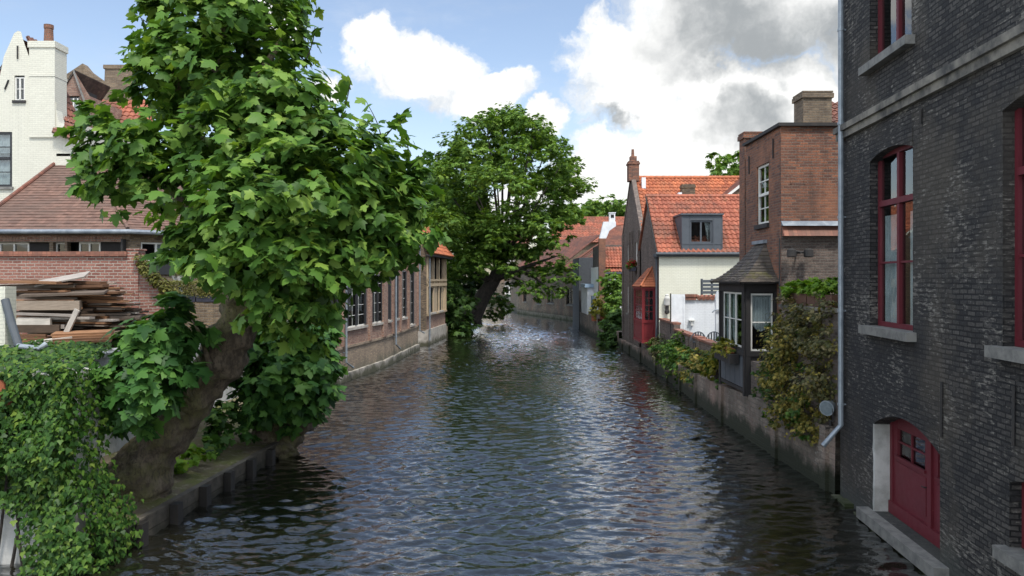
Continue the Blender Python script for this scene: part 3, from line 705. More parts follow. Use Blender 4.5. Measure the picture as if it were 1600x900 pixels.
# ================================================================== RIGHT: the black brick building
def black_building():
    T = thing('brick_building', 'tall blackened brick building with dark red windows at the right edge', 'building', (6.8, 16.5, 0))
    F = Fr((6.80, 16.5), (6.115, 7.0)); ds = lambda d: (16.5 - d) * F.L / 9.5
    wu = (1.62, 3.45, 8.46, 12.0, 0); w1 = (1.62, 3.50, 3.62, 6.80, .14); w2 = (6.20, 8.1, 3.62, 6.80, .14)
    dr = (1.86, 4.45, .22, 2.14, .30, .34); lw = (6.36, 7.7, 1.07, 2.02, .12)
    b = MB(); wall(b, F, -.6, 13.5, [wu, w1, w2, dr, lw], m=0, rev=.20, mrev=0, mdark=1, room=1.3)
    far = Fr((14, 16.5), (6.80, 16.5)); wall(b, far, -.6, 13.5, [], m=0)
    b.poly([F.P(F.L, -.6), (14, 7, -.6), (14, 7, 13.5), F.P(F.L, 13.5)]); b.poly([F.P(0, 13.5), F.P(F.L, 13.5), (14, 7, 13.5), (14, 16.5, 13.5)]); b.poly([(14, 7, -.6), (14, 16.5, -.6), (14, 16.5, 13.5), (14, 7, 13.5)])
    # arch rings, set 12 mm proud
    for o in (w1, w2, dr, lw):
        s = o[3] - o[4]; n = 12
        for k in range(n):
            x0, x1 = o[0] + (o[1] - o[0]) * k / n, o[0] + (o[1] - o[0]) * (k + 1) / n
            z0, z1 = s + o[4] * (1 - (2 * k / n - 1) ** 2), s + o[4] * (1 - (2 * (k + 1) / n - 1) ** 2)
            b.prism([F.P(x0, z0, .012), F.P(x1, z1, .012), F.P(x1, z1 + .30, .012), F.P(x0, z0 + .30, .012)], F.N * -.02)
    b.build('wall', [M['black_brick'], M['interior']], T)
    # whitewashed door reveal and stone threshold
    q = MB(); n = 14
    for k in range(n):
        z0, z1 = .22 + 1.60 * k / n, .22 + 1.60 * (k + 1) / n; e0, e1 = .05 * mnoise.noise(Vector((z0 * 4, 3, 0))), .05 * mnoise.noise(Vector((z1 * 4, 3, 0)))
        q.poly([F.P(1.866, z0, -.32), F.P(1.866, z0, .004), F.P(1.866, z1, .004), F.P(1.866, z1, -.32)]); q.poly([F.P(1.866, z0, .004), F.P(1.80 + e0, z0, .006), F.P(1.80 + e1, z1, .006), F.P(1.866, z1, .004)])
    q.build('whitewashed_jamb', M['lime_wall'], T)
    s = MB(); s.fbox(F, 1.55, 4.75, .02, .216, -.34, .22); s.build('threshold', M['sill_stone'], T, bevel=.03)
    s = MB()
    for k in range(22):
        u0, u1 = -.05 + k * .42, -.05 + (k + 1) * .42; h = .06 + .10 * mnoise.noise(Vector((k * .7, 0, 0))); s.fbox(F, u0, u1, -.6, h - .05, -.05, .17 + .05 * mnoise.noise(Vector((k * .9, 5, 0))))
    s.build('footing', M['footing'], T, bevel=.04)
    # door: frame, two leaves with small glazed lights
    D = MB(); dp = -.30; L0, L1 = 1.87, 4.44
    D.fbox(F, L0, L0 + .10, .22, 1.98, dp - .07, dp + .03); D.fbox(F, L1 - .10, L1, .22, 1.98, dp - .07, dp + .03); D.fbox(F, L0, L1, .225, .44, dp - .06, dp + .06)
    mid = L0 + 1.62
    D.fbox(F, mid - .07, mid + .07, .44, 2.12, dp - .06, dp + .045)
    for (a, c) in ((L0 + .10, mid - .07), (mid + .07, L1 - .10)):
        D.fbox(F, a, c, .44, 1.28, dp - .055, dp); D.fbox(F, a + .12, c - .12, .56, 1.20, dp - .01, dp + .012)
        D.fbox(F, a, a + .16, 1.28, 2.14, dp - .055, dp + .002); D.fbox(F, c - .16, c, 1.28, 2.14, dp - .055, dp + .002); D.fbox(F, a, c, 1.80, 2.16, dp - .055, dp)
        D.fbox(F, a + .12, c - .12, 1.27, 1.315, dp - .01, dp + .04)
        D.fbox(F, (a + c) / 2 - .018, (a + c) / 2 + .018, 1.3, 1.8, dp - .04, dp - .01); D.fbox(F, a + .16, c - .16, 1.55, 1.58, dp - .04, dp - .011)
    d = D.build('door', M['red_paint'], T, bevel=.006)
    g = MB(); g.fbox(F, L0 + .2, L1 - .2, 1.28, 1.84, dp - .046, dp - .042); g.build('pane', M['glass'], d)
    h = MB(); h.tube([F.P(mid - .14, 1.05, dp), F.P(mid - .14, 1.05, dp + .06), F.P(mid - .22, 1.05, dp + .065)], .012, 8); h.build('handle', M['iron'], d)
    # windows
    for op, tr, cur in ((wu, .62, None), (w1, .72, [(.04, .42, .0, .64), (.62, .97, .0, .64)]), (w2, .72, [(.05, .5, 0, .66)])):
        window(F, op, T, 'red_paint', depth=.15, fw=.085, mull=2, rails=(.36,), bars=.035, transom=tr, sill=(.16, .15, .14, 'sill_stone'), curtain=cur, thick=.07)
    window(F, lw, T, 'red_paint', depth=.15, fw=.07, mull=2, sill=(.16, .16, .1, 'sill_stone'))
    # string course: two steps, stained
    c = MB(); c.fbox(F, -.06, F.L, 7.48, 7.60, -.02, .13); c.fbox(F, -.05, F.L, 7.34, 7.477, -.02, .075)
    c.fbox(far, 0, far.L, 7.48, 7.60, -.02, .10); c.build('string_course', M['course_stone'], T, bevel=.015)
    for u, z0, z1 in ((4.55, 2.12, 2.95), (6.5, 2.4, 3.15), (3.85, 6.95, 7.2)):
        a = MB(); a.tube([F.P(u, z0, .03), F.P(u + .02, z1, .03)], .02, 8); a.build('wall_anchor', M['iron'], T)
    pipe(F, .34, 13.2, 1.52, .10, .055, kick=(.02, -.42, .36), parent=T)
black_building()

# ================================================================== RIGHT: red brick house with timber oriel
def red_brick_house():
    T = thing('brick_house', 'red brick house with flat roof and white sash window behind the black timber bay', 'house', (7.4, 21.9, .9))
    Fc = Fr((7.4, 25.2), (7.4, 21.9)); Fs = Fr((7.4, 21.9), (13.0, 21.9)); top = 8.68
    op = (1.12, 2.24, 6.10, 7.86)
    b = MB(); wall(b, Fc, .9, top, [op], m=0, rev=.14, mdark=2); wall(b, Fs, 5.95, top, [], m=0); wall(b, Fs, .9, 5.95, [], m=1)
    shell(b, 7.4, 13, 21.9, 25.2, .9, top, 0, 'sw')
    b.fbox(Fc, op[0] - .06, op[1] + .06, op[3], op[3] + .26, 0, .012)
    for x in (0.25, .62):
        b.fbox(Fs, x, x + .05, 7.1, 7.2, 0, .02)
    b.build('wall', [M['red_brick'], M['grey_brick'], M['interior']], T)
    r = MB(); r.box(7.30, 13.05, 21.80, 25.25, top, top + .09); r.build('roof', M['iron'], T, bevel=.02)
    window(Fc, op, T, 'white_paint', depth=.05, fw=.07, mull=1, rails=(.25, .75), cols=1, bars=.03, transom=.5, sill=(.08, .13, .06, 'iron'))
    l = MB(); l.prism([Fs.P(.02, 5.66, .015), Fs.P(.02, 5.66, .20), Fs.P(.02, 5.95, .02), Fs.P(.02, 5.95, .015)], Fs.U * 5.5); l.build('brick_offset', M['coping'], T)
    l = MB(); l.prism([Fs.P(.0, 5.955, .0), Fs.P(.0, 5.94, .17), Fs.P(.0, 6.06, .03), Fs.P(0, 6.08, .0)], Fs.U * 5.5); l.build('lead_flashing', M['lead'], T)
    pipe(Fs, -.06, 5.6, 3.9, .06, .022, parent=T, mat='iron')
    for u, z in ((.42, 7.75), (2.7, 7.9)):
        a = MB(); a.tube([Fc.P(u, z, .03), Fc.P(u, z + .55, .03)], .02, 6); a.build('wall_anchor', M['iron'], T)
    # chimneys and the roof behind
    def chimney(x0, x1, y0, y1, z0, z1, mat):
        c = MB(); c.box(x0, x1, y0, y1, z0, z1); c.box(x0 - .05, x1 + .05, y0 - .05, y1 + .05, z1 - .16, z1 - .02); c.box(x0 - .03, x1 + .03, y0 - .03, y1 + .03, z1, z1 + .05)
        return c.build('chimney', M[mat], T)
    chimney(8.85, 9.72, 24.2, 25.0, 8.70, 10.15, 'tan_brick')
    chimney(7.45, 8.0, 25.5, 26.1, 4.0, 9.15, 'red_brick')
    R = MB(); tiles(R, (9.6, 26.0, 8.75), (14, 26.0, 8.75), (14, 29.5, 11.0), (11.6, 29.5, 11.0)); shell(R, 9.7, 14, 26.2, 30, .9, 8.7, 1, 't'); R.build('rear_roof', [M['rust_tile'], M['grey_brick']], T)
    # the oriel: black timber on the quay wall
    z0, z1 = 1.30, 4.42; A = Fr((6.54, 25.0), (6.54, 22.3)); Bf = Fr((6.54, 22.3), (7.4, 22.3)); Cf = Fr((7.4, 25.0), (6.54, 25.0))
    o1 = (.30, 2.30, 2.52, 4.10); o2 = (.13, .78, 2.46, 4.08)
    O = MB()
    for F_, ops in ((A, [o1]), (Bf, [o2]), (Cf, [])): wall(O, F_, z0, z1, ops, m=0, rev=.05, mdark=None)
    O.poly([(6.54, 22.3, z0), (7.4, 22.3, z0), (7.4, 25, z0), (6.54, 25, z0)]); O.poly([(6.62, 22.38, 2.4), (7.4, 22.38, 2.4), (7.4, 24.9, 2.4), (6.62, 24.9, 2.4)], 1); O.poly([(7.39, 22.35, 2.4), (7.39, 24.95, 2.4), (7.39, 24.95, 4.4), (7.39, 22.35, 4.4)], 1)
    for (F_, us) in ((A, (0, 2.58)), (Bf, (.0, .80))):
        for u in us: O.fbox(F_, u, u + .13, z0 - .1, z1, -.02, .05)
        O.fbox(F_, 0, F_.L, 4.12, 4.42, 0, .042); O.fbox(F_, 0, F_.L, 2.32, 2.44, 0, .060); O.fbox(F_, 0, F_.L, z0, z0 + .1, 0, .03)
    for k in range(5): O.fbox(Bf, .16 + k * .13, .16 + k * .13 + .115, z0 + .1, 2.32, 0, .018 + .004 * (k % 2))
    bay = O.build('bay_window', [M['black_timber'], M['interior']], T, bevel=.006)
    q = MB()
    for k in range(14): q.fbox(A, .16 + k * .172, .16 + k * .172 + .165, z0 + .12, 2.30, 0, .02 + .004 * (k % 3))
    q.build('boarding', M['blue_grey_timber'], bay)
    def lights(F_, op, cols, name, cur):
        f = MB(); a, b_, c, d = op[0] + .004, op[1] - .004, op[2] + .004, op[3] - .004
        n = cols
        for k in range(n):
            x0, x1 = a + (b_ - a) * k / n + .012, a + (b_ - a) * (k + 1) / n - .012
            f.fbox(F_, x0, x0 + .045, c, d, -.055, -.02); f.fbox(F_, x1 - .045, x1, c, d, -.055, -.02); f.fbox(F_, x0, x1, c, c + .05, -.054, -.018); f.fbox(F_, x0, x1, d - .05, d, -.054, -.018); f.fbox(F_, x0, x1, c + (d - c) * .5 - .015, c + (d - c) * .5 + .015, -.053, -.019)
        f.build('casement', M['white_paint'], bay)
        g = MB(); g.fbox(F_, a, b_, c, d, -.042, -.038); g.build('pane', M['glass'], bay)
        for (ua, ub, zz) in cur:
            q = MB(); nn = 22; pr = None
            for k in range(nn + 1):
                s = k / nn; u = a + (b_ - a) * (ua + (ub - ua) * s); lo = d - (d - c) * (zz[0] + zz[1] * math.sin(math.pi * s)); ww = -.12 + .025 * math.sin(k * 2.1)
                if pr: q.poly([F_.P(pr[0], pr[1], pr[2]), F_.P(u, lo, ww), F_.P(u, d, ww), F_.P(pr[0], d, pr[2])])
                pr = (u, lo, ww)
            q.build('curtain', M['curtain'], bay)
    lights(A, o1, 3, 'canal', [(.02, .30, (.9, .05)), (.36, .62, (.85, .1))]); lights(Bf, o2, 1, 'side', [(.05, .95, (.50, .16))])
    # bell-cast mossy roof on three sides
    R = MB(); n = 13
    def ring(t):
        zz = 4.40 + 1.12 * (.42 * t + .58 * t * t); return Vector((6.28 + 1.08 * t, 25.32 - 1.15 * t, zz)), Vector((6.28 + 1.08 * t, 21.98 + 1.2 * t, zz)), Vector((7.40, 21.98 + 1.2 * t, zz)), Vector((7.40, 25.32 - 1.15 * t, zz))
    for k in range(n):
        f0, n0, w0, e0 = ring(k / n); f1, n1, w1, e1 = ring((k + 1.15) / n if k < n - 1 else 1)
        up = Vector((0, 0, .028 + .012 * mnoise.noise(Vector((k, 0, 0)))))
        for (p, q_, r_, s_) in ((f0, n0, n1, f1), (n0, w0, w1, n1), (e0, f0, f1, e1)):
            m_ = max(1, int((q_ - p).length / .17))
            for j in range(m_):
                jz = Vector((0, 0, random.uniform(-.010, .012))); a_, b_ = p.lerp(q_, j / m_), p.lerp(q_, (j + .985) / m_); c_, d_ = s_.lerp(r_, (j + .985) / m_), s_.lerp(r_, j / m_)
                vv = k * .12; R.poly([a_ + up + jz, b_ + up + jz, c_, d_], 0, [(j * .17 + .001, vv), (j * .17 + .169, vv), (j * .17 + .169, vv + .118), (j * .17 + .001, vv + .118)]); R.poly([a_, b_, b_ + up + jz, a_ + up + jz])
    f0, n0, w0, e0 = ring(0); R.poly([f0, e0, w0, n0]); a_, b_, c_, d_ = ring(1); R.poly([a_, b_, c_, d_])
    R.build('bay_roof', M['moss_tile'], bay)
    e = MB(); z = 4.36; e.fbox(Fr((6.30, 25.3), (6.30, 22.0)), 0, 3.3, z, z + .06, -.03, 0); e.fbox(Fr((6.30, 22.0), (7.42, 22.0)), 0, 1.12, z, z + .06, -.03, 0); e.build('eaves_board', M['black_timber'], bay)
    l = MB(); l.box(7.28, 7.42, 23.1, 24.2, 5.52, 5.62); l.build('lead_cap', M['lead'], bay)
red_brick_house()

# ---- terrace wall beside it, its ledge, planters and hanging shrubs
def terrace():
    F = Fr((6.66, 22.2), (6.84, 16.52)); b = MB(); k_ = 2.25; wall(b, F, 1.3, 2.2, [], m=0, u1=k_); wall(b, F, 1.3, 3.78, [], m=0, u0=k_); b.fbox(F, k_ - .02, F.L, 3.78, 3.86, -.5, .05, 1); b.poly([F.P(k_, 1.3), F.P(k_, 3.78), F.P(k_, 3.78, -2.5), F.P(k_, 1.3, -2.5)]); b.poly([F.P(0, 2.2), F.P(k_, 2.2), F.P(k_, 2.2, -2), F.P(0, 2.2, -2)]); b.poly([F.P(k_, 3.84, -.5), F.P(F.L, 3.84, -.5), (12, 16.52, 3.84), F.P(k_, 3.84, -5)], 1)
    o = b.build('terrace_wall', [M['grey_brick'], M['course_stone']]); tag(o, 'terrace wall over the water hidden under hanging shrubs beside the black building', 'wall')
    for k, (u0, u1) in enumerate(((2.35, 3.65), (3.72, 5.05))):
        t = thing('planter_box', ['brown planter box of fresh green plants nearer the timber bay', 'brown planter box of fresh green plants nearer the grey downpipe'][k], 'planter', tuple(F.P((u0 + u1) / 2, 3.86, -.2)), 'planter boxes on the terrace ledge')
        m_ = MB()
        for (a, c, w0, w1) in ((u0, u1, -.10, -.07), (u0, u1, -.40, -.37), (u0, u0 + .03, -.37, -.10), (u1 - .03, u1, -.37, -.10)): m_.fbox(F, a, c, 3.862, 4.14, w0, w1)
        m_.fbox(F, u0 + .03, u1 - .03, 3.862, 4.10, -.37, -.10, 1); m_.build('box', [M['planter_brown'], M['soil']], t)
        foliage('foliage', SPRAY, [(F.P(u0 + .12 + .24 * j, 4.22 + .06 * random.random(), -.22), .20) for j in range(5)], 130, (.10, .19), M['bright_leaf'], t, up=1.0, sprig=12, droop=-.4)
    # hanging shrubs in front of the wall: four plants, each with its own colour
    def shrub(label, mats, bl, per, sz, grp='hanging shrubs on the terrace wall'):
        t = thing('hanging_shrub', label, 'shrub', tuple(Vector(bl[0][0]) - Vector((0, 0, .4))), grp)
        s = MB(); c = Vector(bl[0][0])
        for (p, r) in bl: limb(s, [c + Vector((.3, 0, 0)), (c + Vector(p)) / 2 + Vector((.1, 0, .1)), Vector(p) - Vector((r * .6, 0, 0))], [.025, .018, .006], 5, 3)
        s.build('stem', M['bark2'], t)
        for mt, f in mats: foliage('foliage', SPRAY, [(p, r) for p, r in bl], per * f, sz, M[mt], t, up=.6, sprig=14, rough=.5, squash=1.15, droop=.3)
    Q = lambda px, py, d, dx=0: PT(px, py, d)
    shrub('ochre green shrub hanging lowest over the quay, in the middle of the terrace wall', [('ochre_leaf', 1.0), ('ivy', .25)], [(Q(1232, 560, 18.9), .50), (Q(1212, 585, 19.6), .36), (Q(1240, 625, 18.5), .46), (Q(1225, 530, 19.2), .40), (Q(1218, 640, 19.0), .34), (Q(1258, 650, 18.0), .36), (Q(1268, 672, 17.6), .24)], 260, (.05, .105))
    shrub('dull brown green shrub spilling from under the planter boxes', [('dry_leaf', 1.0), ('ochre_leaf', .3)], [(Q(1270, 510, 17.9), .46), (Q(1240, 490, 19.0), .34), (Q(1292, 540, 17.2), .42), (Q(1285, 590, 17.3), .46), (Q(1300, 495, 17.0), .30), (Q(1296, 640, 17.1), .26), (Q(1255, 520, 18.4), .4)], 260, (.05, .10))
    shrub('dark green shrub growing against the foot of the timber bay', [('dark_leaf', .7), ('dry_leaf', .4)], [(Q(1206, 562, 20.6), .30), (Q(1203, 592, 20.7), .32), (Q(1220, 530, 20.0), .26), (Q(1205, 618, 20.3), .22), (Q(1192, 605, 21.2), .2)], 240, (.05, .10))
    # floodlight on the quay
    t = thing('floodlight', 'grey round floodlight on a bracket above the quay below the shrubs', 'floodlight', tuple(PT(1299, 668, 16.9)))
    c = PT(1296, 636, 16.9); ax = Vector((-.75, -.62, -.10)).normalized(); m_ = MB(); m_.tube([c - ax * .16, c - ax * .1, c + ax * .10, c + ax * .12], [.07, .13, .155, .165], 18); m_.build('lamp_housing', M['zinc'], t)
    g = MB(); g.tube([c + ax * .118, c + ax * .124], .14, 18); g.build('lens', M['glass'], t)
    k = MB(); k.tube([c + Vector((.0, .17, 0)), c + Vector((0.02, .17, -.28)), c + Vector((.02, -.17, -.28)), c + Vector((0, -.17, 0))], .016, 6); k.tube([c + Vector((.02, 0, -.28)), c + Vector((.02, 0, -.42))], .03, 8); k.fbox(Fr((c.x - .1, c.y), (c.x + .6, c.y)), 0, .7, c.z - .45, c.z - .42, -.08, .08); k.build('bracket', M['iron'], t)
    t = thing('wall_lamp', 'black wall lamp on the dark brick above the planter boxes', 'lamp', tuple(PT(1250, 400, 21.8)))
    c = PT(1252, 395, 21.55); m_ = MB(); m_.tube([c + Vector((-.28, .1, .06)), c + Vector((.25, .1, .0))], .03, 8); m_.tube([c + Vector((0, .34, 0)), c], .022, 8); m_.build('bracket', M['iron'], t)
    for dx in (-.24, .22): m_ = MB(); m_.lathe(c + Vector((dx, .06, -.12)), [(.05, .24), (.12, .2), (.13, .02), (.09, 0)], 12); m_.build('lamp_head', M['iron'], t)
terrace()

# ================================================================== RIGHT: cream house with dormer, yard, low wall
def cream_house():
    T = thing('cream_house', 'cream painted house with red pantile roof and grey dormer', 'house', (7.2, 39, .9))
    Ff = Fr((7.2, 39), (14, 39)); Fg = Fr((7.2, 45.0), (7.2, 39)); ez, rz = 5.72, 8.80
    b = MB(); wall(b, Ff, .4, ez, [], m=0); wall(b, Fg, .0, ez, [], m=1); b.poly([Fg.P(0, ez), Fg.P(6, ez), Fg.P(3, rz - .05)], 1)
    shell(b, 7.2, 14, 39, 45, .4, ez, 1, 'sw'); b.poly([(14, 39, ez), (14, 45, ez), (14, 42, rz - .05)], 1)
    b.build('wall', [M['cream_brick'], M['grey_brick']], T)
    r = MB(); tiles(r, (7.10, 38.82, ez + .02), (14.1, 38.82, ez + .02), (14.1, 42, rz), (7.10, 42, rz)); tiles(r, (14.1, 45.2, ez + .02), (7.10, 45.2, ez + .02), (7.10, 42, rz), (14.1, 42, rz))
    ridge(r, (7.05, 42, rz + .03), (14.1, 42, rz + .03), .12); rf = r.build('roof', M['red_tile'], T)
    v = MB(); v.prism([(7.06, 38.80, ez - .06), (7.06, 42, rz - .05), (7.06, 42, rz + .10), (7.06, 38.80, ez + .09)], (-.03, 0, 0)); v.build('verge_board', M['iron'], rf)
    g = MB(); g.tube([(7.0, 38.76, ez - .02), (14, 38.76, ez - .02)], .075, 10); g.box(7.05, 14, 38.83, 38.97, ez - .16, ez - .04); g.build('gutter', M['slate_paint'], T)
    pipe(Fg, 5.80, 5.6, 1.3, .09, .055, parent=T, mat='slate_paint'); h = MB(); h.lathe((7.1, 39.2, 5.45), [(.07, 0), (.14, .12), (.15, .26)], 10); h.build('hopper', M['slate_paint'], T)
    # dormer
    D = MB(); Fd = Fr((8.30, 38.95), (10.28, 38.95)); op = (.40, 1.50, .36 + 5.86, 7.34)
    wall(D, Fd, 5.80, 7.60, [op], m=0, rev=.10, mdark=1, room=.6); D.poly([(8.30, 38.95, 5.8), (8.30, 38.95, 7.6), (8.30, 41.0, 7.6), (8.30, 41.0, 5.8)]); D.poly([(10.28, 38.95, 5.8), (10.28, 41.0, 5.8), (10.28, 41.0, 7.6), (10.28, 38.95, 7.6)])
    D.box(8.24, 10.34, 38.87, 41.2, 7.60, 7.68); 
    for u in (.0, .39, 1.54, 1.97): D.fbox(Fd, u, u + .028, 5.82, 7.6, 0, .02)
    D.fbox(Fd, 0, 2.0, 6.16, 6.20, 0, .018); D.prism([(8.28, 38.84, 5.78), (8.28, 38.950, 5.9), (8.28, 38.950, 5.78)], (2.02, 0, 0))
    d = D.build('dormer', [M['slate_paint'], M['interior']], T)
    f = MB(); a, c, e0, e1 = .405, 1.495, 6.225, 7.335
    for (x0, x1, y0, y1) in ((a, a + .08, e0, e1), (c - .08, c, e0, e1), (a + .08, c - .08, e0, e0 + .08), (a + .08, c - .08, e1 - .08, e1), (.91, .99, e0 + .08, e1 - .08)): f.fbox(Fd, x0, x1, y0, y1, -.12, -.05)
    f.build('window_frame', M['slate_paint'], d); g = MB(); g.fbox(Fd, a + .05, c - .05, e0 + .05, e1 - .05, -.10, -.094); g.build('pane', M['glass'], d)
    q = MB(); pr = None
    for k in range(9):
        u = 1.16 + .27 * k / 8; ww = -.2 + .02 * math.sin(k * 2)
        if pr: q.poly([Fd.P(pr[0] + .14, 6.3, pr[1]), Fd.P(u + .10, 6.3, ww), Fd.P(u, 7.28, ww), Fd.P(pr[0], 7.28, pr[1])])
        pr = (u, ww)
    q.build('curtain', M['curtain'], d)
    # red oriel on the canal side
    A = Fr((6.56, 42.7), (6.56, 40.0)); Bf = Fr((6.56, 40.0), (7.2, 40.0)); Cf = Fr((7.2, 42.7), (6.56, 42.7)); z0, z1 = 1.25, 4.08; O = MB()
    o1 = (.18, 2.52, 2.42, 3.88); o2 = (.12, .52, 2.42, 3.88)
    wall(O, A, z0, z1, [o1], rev=.04); wall(O, Bf, z0, z1, [o2], rev=.04); wall(O, Cf, z0, z1, []); O.poly([(7.19, 40, z0), (7.19, 42.7, z0), (7.19, 42.7, z1), (7.19, 40, z1)], 1)
    for F_ in (A, Bf):
        O.fbox(F_, -.04, F_.L + .04, 2.26, 2.36, 0, .05); O.fbox(F_, -.05, F_.L + .05, z1 - .12, z1, 0, .07); O.fbox(F_, -.05, F_.L + .05, z0 + .0, z0 + .12, 0, .06); O.fbox(F_, .12, F_.L - .12, z0 + .30, 2.12, 0, .022)
        O.fbox(F_, -.04, .07, z0, z1, 0, .03); O.fbox(F_, F_.L - .07, F_.L + .04, z0, z1, 0, .03)
    O.prism([(6.56, 40, z0), (7.2, 40, z0), (7.2, 40, z0 - .28)], (0, 2.7, 0)); O.poly([(6.6, 40.05, 2.4), (7.19, 40.05, 2.4), (7.19, 42.6, 2.4), (6.6, 42.6, 2.4)], 1)
    bay = O.build('bay_window', [M['red_bright'], M['interior']], T)
    for F_, o, n in ((A, o1, 4), (Bf, o2, 2)):
        g = MB(); g.fbox(F_, o[0], o[1], o[2], o[3], -.036, -.032); g.build('pane', M['old_glass'], bay); f = MB()
        for k in range(1, n): x = o[0] + (o[1] - o[0]) * k / n; f.fbox(F_, x - .018, x + .018, o[2], o[3], -.03, -.006)
        for t_ in (.28, .5, .75): z = o[2] + (o[3] - o[2]) * t_; f.fbox(F_, o[0], o[1], z - .015, z + .015, -.029, -.007)
        f.build('glazing_bars', M['red_bright'], bay)
    R = MB(); e = .12
    tiles(R, (6.56 - e, 42.7 + e, z1), (6.56 - e, 40 - e, z1), (7.16, 40.75, z1 + .95), (7.16, 41.95, z1 + .95), kind='plain', tw=.17, th=.17); tiles(R, (6.56 - e, 40 - e, z1), (7.2, 40 - e, z1), (7.2, 40.75, z1 + .95), (7.16, 40.75, z1 + .95), kind='plain', tw=.17, th=.17); tiles(R, (7.2, 42.7 + e, z1), (6.56 - e, 42.7 + e, z1), (7.16, 41.95, z1 + .95), (7.2, 41.95, z1 + .95), kind='plain', tw=.17, th=.17)
    ridge(R, (6.56 - e, 40 - e, z1 + .03), (7.16, 40.75, z1 + .98), .06); R.build('bay_roof', M['orange_tile'], bay)
    # wall lantern ornament
    t = thing('wall_lantern', 'stone and iron wall lantern on the cream house front', 'lantern', tuple(PT(1042, 488, 38.9)))
    c = PT(1042, 474, 38.88); m_ = MB(); m_.lathe(c + Vector((0, -.04, -.1)), [(.10, -.02), (.15, .02), (.15, .34), (.09, .46), (.09, .52), (.03, .56)], 12); m_.build('hood', M['lime_wall'], t)
    m_ = MB(); m_.lathe(c + Vector((0, -.04, -.46)), [(.05, -.06), (.12, .0), (.12, .10), (.09, .12), (.09, .36)], 12); m_.build('lamp_glass', M['iron'], t)
cream_house()

